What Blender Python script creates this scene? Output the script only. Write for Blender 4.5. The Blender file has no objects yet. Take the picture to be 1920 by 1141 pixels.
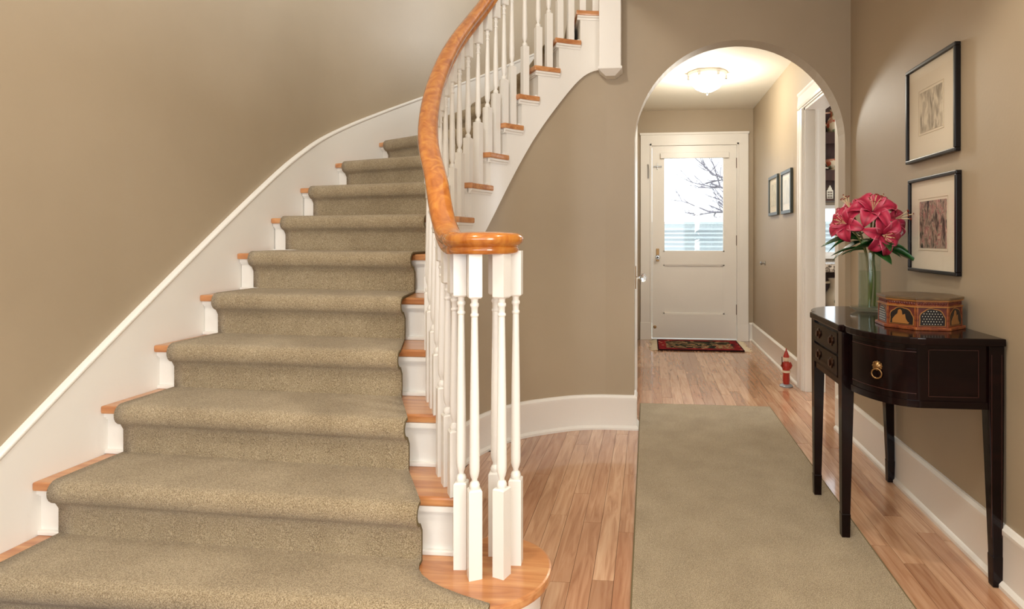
import bpy, bmesh, math, random
from mathutils import Vector, Matrix
random.seed(7)
S = bpy.context.scene
COL = S.collection
PI = math.pi

# ------------------------------------------------------------------ camera, world, lights, exposure
cam = bpy.data.cameras.new('camera'); camo = bpy.data.objects.new('camera', cam); COL.objects.link(camo)
camo.location = (0, 0, 1.11)
camo.rotation_euler = (PI/2, 0, math.atan(0.1))
cam.sensor_width = 36; cam.lens = 36*1120/1920
cam.shift_x = -(1103-960)/1920; cam.shift_y = -(570.5-447)/1920
cam.clip_start = 0.02
S.camera = camo

W = bpy.data.worlds.new('world'); S.world = W; W.use_nodes = True
W.node_tree.nodes['Background'].inputs[0].default_value = (0.86, 0.93, 1.0, 1)
W.node_tree.nodes['Background'].inputs[1].default_value = 2.6

S.view_settings.view_transform = 'Standard'; S.view_settings.look = 'None'
S.view_settings.gamma = 1; S.view_settings.use_curve_mapping = False
S.view_settings.exposure = 0.2

def area(name, loc, rot, sx, sy, power, col):
    l = bpy.data.lights.new(name, 'AREA'); l.shape = 'RECTANGLE'; l.size = sx; l.size_y = sy
    l.energy = power; l.color = col
    o = bpy.data.objects.new(name, l); COL.objects.link(o); o.location = loc; o.rotation_euler = rot
    return o
# daylight entering by the entry window behind the camera, the upstairs window, and the kitchen window
area('entry_window_daylight', (-0.4, -2.21, 1.55), (PI/2, 0, 0), 2.6, 1.7, 20, (0.97, 0.98, 1.0))
area('side_fill_light', (1.15, -0.95, 1.5), (0, PI/2, 0), 1.5, 1.5, 78, (1.0, 0.97, 0.92))  # fill light added to brighten the left wall evenly, from an invented window
area('upstairs_window_daylight', (2.61, 3.3, 4.0), (0, PI/2, 0), 1.3, 1.9, 110, (0.76, 0.86, 1.0))
area('kitchen_window_daylight', (3.21, 4.4, 1.5), (PI/2, 0, PI/2), 1.5, 1.2, 30, (0.95, 0.97, 1.0))

# ------------------------------------------------------------------ helpers
def lin(c):
    return tuple(((v/255)/12.92 if v/255 <= 0.04045 else ((v/255+0.055)/1.055)**2.4) for v in c)

def mat(name, col, rough=0.5, metal=0.0, spec=0.5, coat=0.0):
    m = bpy.data.materials.new(name); m.use_nodes = True
    b = m.node_tree.nodes['Principled BSDF']
    b.inputs['Base Color'].default_value = (*lin(col), 1)
    b.inputs['Roughness'].default_value = rough; b.inputs['Metallic'].default_value = metal
    b.inputs['Specular IOR Level'].default_value = spec
    if coat: b.inputs['Coat Weight'].default_value = coat; b.inputs['Coat Roughness'].default_value = 0.08
    m.node_tree.nodes.active = b
    return m
def N(m, t, **kw):
    n = m.node_tree.nodes.new(t)
    for k, v in kw.items():
        if hasattr(n, k) and k not in ('Scale',): setattr(n, k, v)
        else: n.inputs[k].default_value = v
    return n
def LK(m, a, b): m.node_tree.links.new(a, b)
def BS(m): return m.node_tree.nodes['Principled BSDF']
def ramp(m, fac, stops):
    r = m.node_tree.nodes.new('ShaderNodeValToRGB')
    while len(r.color_ramp.elements) < len(stops): r.color_ramp.elements.new(0.5)
    for e, (p, c) in zip(r.color_ramp.elements, stops): e.position = p; e.color = (*lin(c), 1)
    LK(m, fac, r.inputs[0]); return r.outputs[0]
def coords(m, scale=(1, 1, 1), rnd=False, kind='Object'):
    tc = N(m, 'ShaderNodeTexCoord'); out = tc.outputs[kind]
    if rnd:
        oi = N(m, 'ShaderNodeObjectInfo'); mu = N(m, 'ShaderNodeMath', operation='MULTIPLY'); mu.inputs[1].default_value = 37.0
        LK(m, oi.outputs['Random'], mu.inputs[0])
        cb = N(m, 'ShaderNodeCombineXYZ')
        for i in range(3): LK(m, mu.outputs[0], cb.inputs[i])
        ad = N(m, 'ShaderNodeVectorMath', operation='ADD'); LK(m, out, ad.inputs[0]); LK(m, cb.outputs[0], ad.inputs[1]); out = ad.outputs[0]
    mp = N(m, 'ShaderNodeMapping'); mp.inputs['Scale'].default_value = scale; LK(m, out, mp.inputs[0])
    return mp.outputs[0]
def bump(m, h, strength, dist=0.01):
    b = N(m, 'ShaderNodeBump'); b.inputs['Strength'].default_value = strength; b.inputs['Distance'].default_value = dist
    LK(m, h, b.inputs['Height']); LK(m, b.outputs[0], BS(m).inputs['Normal'])

def paint_mat(name, col, rough, amt=5):
    m = mat(name, col, rough)
    n = N(m, 'ShaderNodeTexNoise'); n.inputs['Scale'].default_value = 2.0; n.inputs['Detail'].default_value = 5
    LK(m, coords(m), n.inputs['Vector'])
    lo = tuple(max(0, c-amt) for c in col); hi = tuple(min(255, c+amt) for c in col)
    LK(m, ramp(m, n.outputs['Fac'], [(0.3, lo), (0.7, hi)]), BS(m).inputs['Base Color'])
    n2 = N(m, 'ShaderNodeTexNoise'); n2.inputs['Scale'].default_value = 90; LK(m, coords(m), n2.inputs['Vector'])
    bump(m, n2.outputs['Fac'], 0.08, 0.003)
    return m
def wood_mat(name, cols, rough, scale, rnd=True, coat=0.0, tone=None):
    m = mat(name, cols[1], rough, coat=coat)
    v = coords(m, scale, rnd)
    n = N(m, 'ShaderNodeTexNoise'); n.inputs['Scale'].default_value = 1.0; n.inputs['Detail'].default_value = 6; n.inputs['Distortion'].default_value = 1.2
    LK(m, v, n.inputs['Vector'])
    c = ramp(m, n.outputs['Fac'], [(0.30, cols[0]), (0.5, cols[1]), (0.72, cols[2])])
    if tone:
        oi = N(m, 'ShaderNodeObjectInfo')
        t = ramp(m, oi.outputs['Random'], tone)
        mx = N(m, 'ShaderNodeMix', data_type='RGBA', blend_type='MULTIPLY'); mx.inputs[0].default_value = 1.0
        LK(m, c, mx.inputs[6]); LK(m, t, mx.inputs[7]); c = mx.outputs[2]
    LK(m, c, BS(m).inputs['Base Color'])
    bump(m, n.outputs['Fac'], 0.06, 0.002)
    return m
def glass_mat(name, tint=(1, 1, 1), ior=1.45, edge=0.9):
    m = bpy.data.materials.new(name); m.use_nodes = True; nt = m.node_tree; nt.nodes.clear()
    o = nt.nodes.new('ShaderNodeOutputMaterial'); t = nt.nodes.new('ShaderNodeBsdfTransparent'); g = nt.nodes.new('ShaderNodeBsdfGlossy')
    t.inputs[0].default_value = (*tint, 1); g.inputs['Roughness'].default_value = 0.02
    lw = nt.nodes.new('ShaderNodeLayerWeight'); lw.inputs['Blend'].default_value = 0.5
    pw_ = nt.nodes.new('ShaderNodeMath'); pw_.operation = 'POWER'; pw_.inputs[1].default_value = 5; nt.links.new(lw.outputs['Facing'], pw_.inputs[0])
    ma = nt.nodes.new('ShaderNodeMath'); ma.operation = 'MULTIPLY_ADD'; ma.inputs[1].default_value = edge; ma.inputs[2].default_value = ((ior-1)/(ior+1))**2; nt.links.new(pw_.outputs[0], ma.inputs[0])
    mx = nt.nodes.new('ShaderNodeMixShader'); nt.links.new(ma.outputs[0], mx.inputs[0]); nt.links.new(t.outputs[0], mx.inputs[1]); nt.links.new(g.outputs[0], mx.inputs[2])
    nt.links.new(mx.outputs[0], o.inputs[0]); return m
def emit_mat(name, col, s):
    m = mat(name, (255, 255, 255), 0.4); b = BS(m)
    b.inputs['Emission Color'].default_value = (*col, 1); b.inputs['Emission Strength'].default_value = s; return m

class MB:
    def __init__(s): s.v = []; s.f = []
    def add(s, vs, fs):
        o = len(s.v); s.v += [tuple(p) for p in vs]; s.f += [tuple(i+o for i in f) for f in fs]; return s
    def box(s, x0, x1, y0, y1, z0, z1):
        vs = [(x, y, z) for z in (z0, z1) for y in (y0, y1) for x in (x0, x1)]
        return s.add(vs, [(0, 2, 3, 1), (4, 5, 7, 6), (0, 1, 5, 4), (1, 3, 7, 5), (3, 2, 6, 7), (2, 0, 4, 6)])
    def prism(s, poly, z0, z1):           # polygon in XY, extruded in Z
        n = len(poly); vs = [(p[0], p[1], z0) for p in poly]+[(p[0], p[1], z1) for p in poly]
        a = sum(poly[i][0]*poly[(i+1) % n][1]-poly[(i+1) % n][0]*poly[i][1] for i in range(n))
        fs = [tuple(range(n))[::-1], tuple(range(n, 2*n))]+[(i, (i+1) % n, (i+1) % n+n, i+n) for i in range(n)]
        if a < 0: fs = [f[::-1] for f in fs]
        return s.add(vs, fs)
    def prism_y(s, poly, y0, y1):         # polygon in XZ extruded in Y
        b = MB().prism(poly, y0, y1); return s.add([(x, z, y) for x, y, z in b.v], [f[::-1] for f in b.f])
    def prism_x(s, poly, x0, x1):         # polygon in YZ extruded in X
        b = MB().prism(poly, x0, x1); return s.add([(z, x, y) for x, y, z in b.v], b.f)
    def lathe(s, c, prof, n=24):          # prof: (radius, z) bottom to top
        vs = []; fs = []; m = len(prof)
        for i in range(n):
            a = 2*PI*i/n
            for r, z in prof: vs.append((c[0]+r*math.cos(a), c[1]+r*math.sin(a), c[2]+z))
        for i in range(n):
            j = (i+1) % n
            for k in range(m-1): fs.append((i*m+k, j*m+k, j*m+k+1, i*m+k+1))
        fs.append(tuple(i*m for i in range(n))[::-1]); fs.append(tuple(i*m+m-1 for i in range(n)))
        return s.add(vs, fs)
    def tube(s, pts, rad, n=8):
        pts = [Vector(p) for p in pts]; vs = []; fs = []
        rr = rad if isinstance(rad, (list, tuple)) else [rad]*len(pts)
        up = Vector((0.13, 0.31, 0.94)).normalized()
        for i, p in enumerate(pts):
            t = (pts[min(i+1, len(pts)-1)]-pts[max(i-1, 0)]).normalized()
            a = t.cross(up)
            if a.length < 1e-3: a = t.cross(Vector((1, 0, 0)))
            a.normalize(); b = a.cross(t)
            for k in range(n): vs.append(p+a*(rr[i]*math.cos(2*PI*k/n))+b*(rr[i]*math.sin(2*PI*k/n)))
        for i in range(len(pts)-1):
            for k in range(n): fs.append((i*n+k, i*n+(k+1) % n, (i+1)*n+(k+1) % n, (i+1)*n+k))
        fs.append(tuple(range(n))[::-1]); fs.append(tuple(range((len(pts)-1)*n, len(pts)*n)))
        return s.add(vs, fs)
    def sweep(s, path, prof, zs=None):    # path XY, prof (offset to the right, z), closed profile
        nr = normals(path); m = len(prof); vs = []; fs = []
        for i, (p, q) in enumerate(zip(path, nr)):
            z0 = zs[i] if zs else 0
            for o, z in prof: vs.append((p[0]+q[0]*o, p[1]+q[1]*o, z+z0))
        for i in range(len(path)-1):
            for k in range(m): fs.append((i*m+k, i*m+(k+1) % m, (i+1)*m+(k+1) % m, (i+1)*m+k))
        fs.append(tuple(range(m))[::-1]); fs.append(tuple(range((len(path)-1)*m, len(path)*m)))
        return s.add(vs, fs)
    def build(s, name, m, parent=None, smooth=0, bev=0, shift=None):
        me = bpy.data.meshes.new(name)
        xs = [p[0] for p in s.v]; ys = [p[1] for p in s.v]; zs = [p[2] for p in s.v]
        o0 = Vector(((min(xs)+max(xs))/2, (min(ys)+max(ys))/2, min(zs))) if shift is None else Vector(shift)
        me.from_pydata([(x-o0.x, y-o0.y, z-o0.z) for x, y, z in s.v], [], s.f)
        bm = bmesh.new(); bm.from_mesh(me); bmesh.ops.recalc_face_normals(bm, faces=bm.faces)
        if bev: bmesh.ops.bevel(bm, geom=[e for e in bm.edges if e.is_manifold and e.calc_face_angle(0) > 0.6], offset=bev, segments=2, affect='EDGES', profile=0.6)
        bm.to_mesh(me); bm.free()
        if smooth:
            for p in me.polygons: p.use_smooth = True
            me.set_sharp_from_angle(angle=math.radians(smooth))
        for mm in (m if isinstance(m, (list, tuple)) else [m]): me.materials.append(mm)
        o = bpy.data.objects.new(name, me); COL.objects.link(o)
        o.location = o0
        if parent: o.parent = parent; o.location = o0-WL(parent)
        return o
def WL(o):
    v = Vector(o.location); p = o.parent
    while p: v += Vector(p.location); p = p.parent
    return v
def normals(path):
    out = []
    for i in range(len(path)):
        a = path[max(i-1, 0)]; b = path[i]; c = path[min(i+1, len(path)-1)]
        def nn(p, q):
            d = math.hypot(q[0]-p[0], q[1]-p[1]) or 1; return ((q[1]-p[1])/d, -(q[0]-p[0])/d)
        if i == 0: out.append(nn(b, c)); continue
        if i == len(path)-1: out.append(nn(a, b)); continue
        n1, n2 = nn(a, b), nn(b, c); sx, sy = n1[0]+n2[0], n1[1]+n2[1]; k = 2/max(0.3, sx*sx+sy*sy)
        out.append((sx*k, sy*k))
    return out
def offs(path, d): return [(p[0]+n[0]*d, p[1]+n[1]*d) for p, n in zip(path, normals(path))]
def spline(pts, n=8):
    out = []; P = [Vector(p) for p in pts]
    for i in range(len(P)-1):
        p0 = P[max(i-1, 0)]; p1 = P[i]; p2 = P[i+1]; p3 = P[min(i+2, len(P)-1)]
        for k in range(n):
            t = k/n
            out.append(0.5*((2*p1)+(p2-p0)*t+(2*p0-5*p1+4*p2-p3)*t*t+(3*p1-p0-3*p2+p3)*t*t*t))
    out.append(P[-1]); return [tuple(p) for p in out]
def tag(o, label=None, cat=None, group=None, kind=None):
    if label: o['label'] = label
    if cat: o['category'] = cat
    if group: o['group'] = group
    if kind: o['kind'] = kind
    return o
def thing(name, label, cat, loc=(0, 0, 0), group=None, rot=None):
    o = bpy.data.objects.new(name, None); COL.objects.link(o); o.location = loc; o.empty_display_size = 0.1
    if rot: o.rotation_euler = rot
    return tag(o, label, cat, group)
def struct(mb, name, m, label, cat='wall', **k):
    return tag(mb.build(name, m, **k), label, cat, kind='structure')

# ------------------------------------------------------------------ materials
M = {}
M['wall'] = paint_mat('taupe_wall_paint', (170, 153, 128), 0.5, 3)
M['white'] = paint_mat('white_gloss_paint', (238, 234, 226), 0.32, 2)
M['ceil'] = paint_mat('ceiling_paint', (232, 226, 212), 0.7, 2)
M['tread'] = wood_mat('oak_tread', [(172, 108, 64), (196, 134, 84), (212, 158, 106)], 0.28, (3, 30, 30), coat=0.3)
M['rail'] = wood_mat('varnished_rail_oak', [(158, 86, 30), (184, 110, 42), (204, 136, 58)], 0.2, (22, 22, 6), rnd=False, coat=0.6)
M['plank'] = wood_mat('oak_floor', [(182, 138, 108), (206, 166, 134), (222, 188, 158)], 0.20, (42, 3.2, 10),
    coat=0.75, tone=[(0.0, (214, 196, 184)), (0.35, (240, 226, 214)), (0.7, (255, 248, 240)), (1.0, (226, 202, 186))])
M['gap'] = mat('floor_gap', (92, 56, 36), 0.8)
def carpet(name, dark, mid, light):
    m = mat(name, mid, 0.95, spec=0.1)
    v = coords(m)
    n = N(m, 'ShaderNodeTexNoise'); n.inputs['Scale'].default_value = 340; n.inputs['Detail'].default_value = 3; LK(m, v, n.inputs['Vector'])
    n2 = N(m, 'ShaderNodeTexNoise'); n2.inputs['Scale'].default_value = 6; n2.inputs['Detail'].default_value = 3; LK(m, v, n2.inputs['Vector'])
    mm = N(m, 'ShaderNodeMath', operation='MULTIPLY_ADD'); mm.inputs[1].default_value = 0.18; LK(m, n2.outputs[0], mm.inputs[0]); LK(m, n.outputs[0], mm.inputs[2])
    LK(m, ramp(m, mm.outputs[0], [(0.40, dark), (0.58, mid), (0.78, light)]), BS(m).inputs['Base Color'])
    bump(m, n.outputs['Fac'], 0.9, 0.005)
    BS(m).inputs['Sheen Weight'].default_value = 0.25; BS(m).inputs['Sheen Roughness'].default_value = 0.6
    return m
M['carpet'] = carpet('beige_cut_pile', (116, 97, 68), (160, 141, 108), (200, 182, 150))
M['binding'] = mat('carpet_binding', (112, 98, 66), 0.9)
M['black_wood'] = wood_mat('black_lacquered_mahogany', [(12, 5, 5), (18, 7, 7), (26, 10, 9)], 0.12, (4, 30, 30))
BS(M['black_wood']).inputs['Specular IOR Level'].default_value = 0.22
M['stringing'] = mat('inlay_stringing', (60, 28, 22), 0.3)
M['brass'] = mat('aged_brass', (150, 118, 78), 0.32, 1.0)
M['bronze'] = mat('dark_bronze', (88, 62, 46), 0.35, 1.0)
M['steel'] = mat('satin_steel', (170, 168, 164), 0.3, 1.0)
M['frame'] = mat('black_frame_lacquer', (16, 11, 11), 0.3, spec=0.3)
M['pane'] = glass_mat('clear_pane')
M['picture_glass'] = glass_mat('picture_glass', edge=0.10)
M['vase_glass'] = glass_mat('vase_glass', (0.90, 0.945, 0.93), ior=1.55)
M['crystal'] = mat('crystal', (240, 244, 246), 0.04); BS(M['crystal']).inputs['Transmission Weight'].default_value = 0.9
M['lampglass'] = emit_mat('lit_opal_glass', (1.0, 0.93, 0.80), 9.0)
M['mat_board'] = paint_mat('cream_mat_board', (228, 218, 198), 0.8, 2)

# ------------------------------------------------------------------ plan of the stair
R_ = 0.1735                                  # rise
C = spline([(-0.545, 1.665), (-0.57, 1.72), (-0.659, 1.864), (-0.743, 2.02), (-0.82, 2.17), (-0.88, 2.34), (-0.92, 2.52), (-0.935, 2.70),
            (-0.922, 2.87), (-0.88, 3.03), (-0.81, 3.18), (-0.71, 3.30), (-0.58, 3.39), (-0.43, 3.468), (-0.28, 3.502), (-0.16, 3.505), (-0.05, 3.505)], 10)
SL = [0.0]
for a, b in zip(C, C[1:]): SL.append(SL[-1]+math.hypot(b[0]-a[0], b[1]-a[1]))
CN = normals(C)
def cat_(s, d=0.0):                          # point on the balustrade line at arc length s, d metres to the hall side
    s = max(0, min(SL[-1], s)); i = 0
    while i < len(SL)-2 and SL[i+1] < s: i += 1
    t = (s-SL[i])/(SL[i+1]-SL[i])
    n = [CN[i][k]*(1-t)+CN[i+1][k]*t for k in (0, 1)]
    return (C[i][0]*(1-t)+C[i+1][0]*t+n[0]*d, C[i][1]*(1-t)+C[i+1][1]*t+n[1]*d)
def s_near(p): return min(range(len(C)), key=lambda i: (C[i][0]-p[0])**2+(C[i][1]-p[1])**2)
IN = {2: (-0.555, 1.69), 3: (-0.69, 1.915), 4: (-0.81, 2.145), 5: (-0.88, 2.345), 6: (-0.92, 2.535), 7: (-0.935, 2.715), 8: (-0.92, 2.89),
      9: (-0.865, 3.065), 10: (-0.81, 3.18), 11: (-0.735, 3.27), 12: (-0.655, 3.34), 13: (-0.55, 3.405), 14: (-0.42, 3.463), 15: (-0.28, 3.50)}
SK = {k: SL[s_near(p)] for k, p in IN.items()}
OUT = {1: (-1.92, 1.47), 2: (-1.92, 1.687), 3: (-1.92, 1.922), 4: (-1.92, 2.15), 5: (-1.92, 2.39), 6: (-1.92, 2.625), 7: (-1.918, 2.875), 8: (-1.91, 3.12),
       9: (-1.872, 3.42), 10: (-1.75, 3.745), 11: (-1.56, 4.04), 12: (-1.30, 4.28), 13: (-1.0, 4.44), 14: (-0.66, 4.54), 15: (-0.30, 4.58)}
OC = spline([(-1.92, -2.2), (-1.92, 0), (-1.92, 1.2)]+[OUT[k] for k in range(1, 16)]+[(0.3, 4.60)], 8)
OS = [0.0]
for a, b in zip(OC, OC[1:]): OS.append(OS[-1]+math.hypot(b[0]-a[0], b[1]-a[1]))
def o_idx(k): return 3*8+(k-1)*8
def ease(knots, s):
    ks = sorted(knots)
    if s <= ks[0][0]: a, b = ks[0], ks[1]
    elif s >= ks[-1][0]: a, b = ks[-2], ks[-1]
    else:
        for a, b in zip(ks, ks[1:]):
            if a[0] <= s <= b[0]: break
    return a[1]+(b[1]-a[1])*(s-a[0])/(b[0]-a[0])
KN = [(SK[k], k*R_) for k in SK]
def nose(s):                                  # smoothed pitch line on the inner string
    return sum(ease(KN, s+d) for d in (-0.12, -0.06, 0, 0.06, 0.12))/5
KO = [(OS[o_idx(k)], k*R_) for k in range(1, 16)]
def noseo(s): return sum(ease(KO, s+d) for d in (-0.2, -0.1, 0, 0.1, 0.2))/5

# ------------------------------------------------------------------ room shell
CEIL = 2.62
AY = 3.49                                    # front face of the arch wall
fl = struct(MB().box(-2.2, 3.4, -2.4, 6.95, -0.10, -0.0125), 'floor', M['gap'], 'orange oak strip floor running through the entry and back hall', 'floor')
# strip boards
def drum_y(x):                                # where the floor meets the curved wall
    best = AY
    if x > -0.25: return AY
    ys = [c[1] for c in C if c[1] > 2.6 and c[0] >= x-0.03]
    return min(ys) if ys else 2.7
pw = 0.07; rows = int((1.14+1.02)/pw)
rest = MB()
for i in range(rows+1):
    x0 = -1.02+i*pw; x1 = x0+pw-0.0012; xm = (x0+x1)/2
    yend = 6.60 if xm > -0.10 else drum_y(xm)
    y = 0.35-random.random()*0.9
    while y < yend:
        ln = random.uniform(0.55, 1.5); ya, yb = y, min(y+ln, yend); y = yb+0.0012
        if yb-ya < 0.02: continue
        if yb < 1.45 or (-0.02 < x0 and x1 < 0.76 and yb < 3.95):
            rest.box(x0, x1, ya, yb-0.0012, -0.0125, -0.0005); continue
        MB().box(x0, x1, ya, yb-0.0012, -0.0125, random.uniform(-0.0004, 0.0004)).build('floor_board', M['plank'], fl)
for i in range(36):                            # kitchen floor beyond the doorway and the rest of the entry
    x0 = 1.14+i*pw; rest.box(x0, x0+pw-0.0012, 3.64, 5.75, -0.0125, -0.0005)
tag(rest.build('floor_boards', M['plank'], fl), kind='stuff')

# outer curved wall beside the stair
wall_path = [p for p in offs(OC, -0.02) if p[0] < -0.31]
struct(MB().sweep(wall_path, [(0, 0), (0, 5.2), (-0.10, 5.2), (-0.10, 0)]), 'wall_left', M['wall'], 'tall taupe wall that curves round behind the carpeted staircase', smooth=40)
# right wall with the kitchen doorway
DY0, DY1 = 3.72, 4.48
w = MB().box(1.135, 1.27, -0.15, DY0, 0, CEIL).box(1.135, 1.27, -2.2, -1.75, 0, CEIL).box(1.135, 1.27, -1.75, -0.15, 0, 0.7).box(1.135, 1.27, -1.75, -0.15, 2.3, CEIL).box(1.135, 1.27, DY1, 6.75, 0, CEIL).box(1.135, 1.27, DY0, DY1, 2.06, CEIL)
struct(w, 'wall_right', M['wall'], 'taupe wall behind the black console table, with the kitchen doorway')
# arch wall
cx, rad, zs = 0.512, 0.592, 1.655
arc = [(cx+rad*math.cos(PI*i/40), zs+rad*math.sin(PI*i/40)) for i in range(41)]
a = MB()
def arch_side(y):
    return [(x, y, z) for x, z in arc]
front = arch_side(AY); back = arch_side(AY+0.12)
topf = [(x, AY, CEIL) for x, z in arc]; topb = [(x, AY+0.12, CEIL) for x, z in arc]
n = len(arc)
a.add(front+topf, [(i, i+1, n+i+1, n+i) for i in range(n-1)])
a.add(back+topb, [(i, n+i, n+i+1, i+1) for i in range(n-1)])
a.add(front+back, [(i, n+i, n+i+1, i+1) for i in range(n-1)])
xl, xr = cx-rad, cx+rad
for (x0, x1) in ((-0.25, xl), (xr, 1.135)):
    a.add([(x0, AY, 0), (x1, AY, 0), (x1, AY, CEIL), (x0, AY, CEIL)], [(0, 1, 2, 3)])
    a.add([(x0, AY+0.12, 0), (x1, AY+0.12, 0), (x1, AY+0.12, CEIL), (x0, AY+0.12, CEIL)], [(3, 2, 1, 0)])
a.add([(xl, AY, 0), (xl, AY+0.12, 0), (xl, AY+0.12, zs), (xl, AY, zs)], [(0, 1, 2, 3)])
a.add([(xr, AY, 0), (xr, AY+0.12, 0), (xr, AY+0.12, zs), (xr, AY, zs)], [(3, 2, 1, 0)])
struct(a, 'wall_back', M['wall'], 'taupe wall with the round-headed arch opening into the back hall')
# curved wall below the stair string
d0 = s_near((-0.743, 2.02))
idx = [i for i in range(d0, len(C)) if C[i][0] < -0.24 or C[i][1] < 3]
base = [cat_(SL[i], 0.015) for i in idx]; inner = [cat_(SL[i], -0.03) for i in idx]
tops = [max(0.05, min(nose(SL[i])-0.37, 2.3)) for i in idx]
n = len(idx); b = MB()
vs = [(p[0], p[1], 0) for p in base]+[(p[0], p[1], t) for p, t in zip(base, tops)]+[(p[0], p[1], 0) for p in inner]+[(p[0], p[1], t) for p, t in zip(inner, tops)]
fs = []
for i in range(n-1): fs += [(i, i+1, n+i+1, n+i), (2*n+i, 3*n+i, 3*n+i+1, 2*n+i+1), (n+i, n+i+1, 3*n+i+1, 3*n+i)]
fs += [(0, n, 3*n, 2*n), (n-1, 3*n-1, 4*n-1, 2*n-1)]
struct(b.add(vs, fs), 'wall_curved', M['wall'], 'concave taupe wall under the white stair string', smooth=40)
# hall
HY = 6.62
struct(MB().box(-0.22, -0.13, AY+0.12, 3.66, 0, CEIL).box(-0.22, -0.13, 4.52, HY+0.2, 0, CEIL).box(-0.22, -0.13, 3.66, 4.52, 2.06, CEIL).box(-0.24, -0.22, 3.66, 4.52, 0, CEIL), 'wall_hall_left', M['wall'], 'taupe hall wall behind the edge-on white door')
h = MB().box(-0.30, 0.035, HY, HY+0.14, 0, CEIL).box(0.965, 1.27, HY, HY+0.14, 0, CEIL).box(0.035, 0.965, HY, HY+0.14, 2.14, CEIL)
struct(h, 'wall_hall_end', M['wall'], 'taupe end wall around the glazed back door')
struct(MB().box(-0.30, 1.27, AY+0.10, HY+0.14, 2.515, 2.60), 'ceiling_hall', M['ceil'], 'cream back hall ceiling carrying the opal lamp', 'ceiling')
# entry ceiling, landing, upper floor shell (above the frame)
struct(MB().box(-0.27, 1.27, -2.2, AY+0.05, CEIL, 2.766), 'ceiling_entry', M['ceil'], 'cream entry ceiling over the runner rug', 'ceiling')
struct(MB().box(-0.27, 1.6, AY+0.06, 4.7, 2.62, 2.766), 'ceiling_landing', M['ceil'], 'upper landing slab above the arch', 'ceiling')
struct(MB().box(-2.1, 2.7, -2.4, 4.8, 5.2, 5.3), 'ceiling_upper', M['ceil'], 'high ceiling above the stairwell', 'ceiling')
struct(MB().box(2.6, 2.7, -2.4, 2.3, 2.6, 5.2).box(2.6, 2.7, 4.3, 4.8, 2.6, 5.2).box(2.6, 2.7, 2.3, 4.3, 2.6, 3.3).box(2.6, 2.7, 2.3, 4.3, 4.7, 5.2), 'wall_upper_right', M['wall'], 'upper landing wall')
struct(MB().box(-0.36, 2.7, 4.60, 4.70, 2.63, 5.2), 'wall_upper_back', M['wall'], 'upper landing back wall')
fw = MB()
for (x0, x1, z0, z1) in ((-2.05, 2.7, 0, 0.6), (-2.05, 2.7, 2.5, 3.3), (-2.05, 2.7, 4.7, 5.2), (-2.05, -1.75, 0.6, 2.5), (0.95, 1.27, 0.6, 2.5), (-2.05, 2.7, 3.3, 4.7)):
    fw.box(x0, x1, -2.35, -2.2, z0, z1)
struct(fw, 'wall_front', M['wall'], 'taupe front wall with the entry window')

w2 = thing('added_side_window', 'added side window beside the entry for the fill light', 'window', (1.2, -0.95, 0.7)); w2['kind'] = 'structure'  # unseen window added to give the side fill light an opening
for q in ((-1.75, -1.69, 0.7, 2.3), (-0.21, -0.15, 0.7, 2.3), (-1.69, -0.21, 0.7, 0.76), (-1.69, -0.21, 2.24, 2.3)):
    MB().box(1.17, 1.23, *q).build('window_frame', M['white'], w2)
MB().box(1.215, 1.222, -1.69, -0.21, 0.76, 2.24).build('added_blind', M['mat_board'], w2)  # opaque panel added to keep bright sky out of the door pane reflection
# baseboards
BP = [(-0.002, 0), (0.026, 0), (0.026, 0.012), (0.018, 0.022), (0.014, 0.024), (0.014, 0.165), (0.017, 0.172), (0.017, 0.186), (0.008, 0.198), (-0.002, 0.2)]
bpath = [cat_(SL[i], 0.015) for i in idx if C[i][1] > 2.05 and C[i][0] < -0.26]+[(-0.22, AY), (-0.08, AY), (-0.08, AY+0.12)]
struct(MB().sweep(bpath, BP), 'baseboard_curved', M['white'], 'white baseboard bending along the curved wall to the arch', 'baseboard', smooth=35)
struct(MB().sweep([(1.104, AY+0.12), (1.104, AY), (1.135, AY), (1.135, -2.2)], BP), 'baseboard_right', M['white'], 'tall white baseboard behind the console table legs', 'baseboard', smooth=35)
struct(MB().sweep([(1.09, HY), (1.135, HY), (1.135, DY1+0.13)], BP), 'baseboard_hall', M['white'], 'white baseboard beside the small figurine in the hall', 'baseboard', smooth=35)

# kitchen doorway casing and jamb
dc = MB()
cas = [(0, 0), (0.012, 0), (0.012, 0.012), (0.020, 0.012), (0.024, 0.03), (0.018, 0.10), (0.024, 0.115), (0.024, 0.128), (0, 0.128)]
for y0, sg in ((DY1, 1), (DY0, -1)):
    poly = [(1.135-o, y0+sg*w_) for o, w_ in cas]
    if sg < 0: poly = [(1.135-o, y0-w_*0.75) for o, w_ in cas]
    dc.prism(poly, 0, 2.06)
hd = [(1.135-o, 2.06+w_) for o, w_ in cas]
dc.prism([(1.13, 0), (1.13, 0)], 0, 0) if False else None
dc.add(*(lambda q: (q.v, q.f))(MB().prism_y(hd, DY0-0.096, DY1+0.128)))
dc.box(1.132, 1.275, DY1-0.018, DY1+0.001, 0, 2.06).box(1.132, 1.275, DY0-0.001, DY0+0.018, 0, 2.06).box(1.132, 1.275, DY0, DY1, 2.042, 2.061)
dc.box(1.20, 1.215, DY1-0.032, DY1-0.017, 0, 2.045)
struct(dc, 'trim_1', M['white'], 'white moulded casing of the kitchen doorway', 'door casing')

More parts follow.
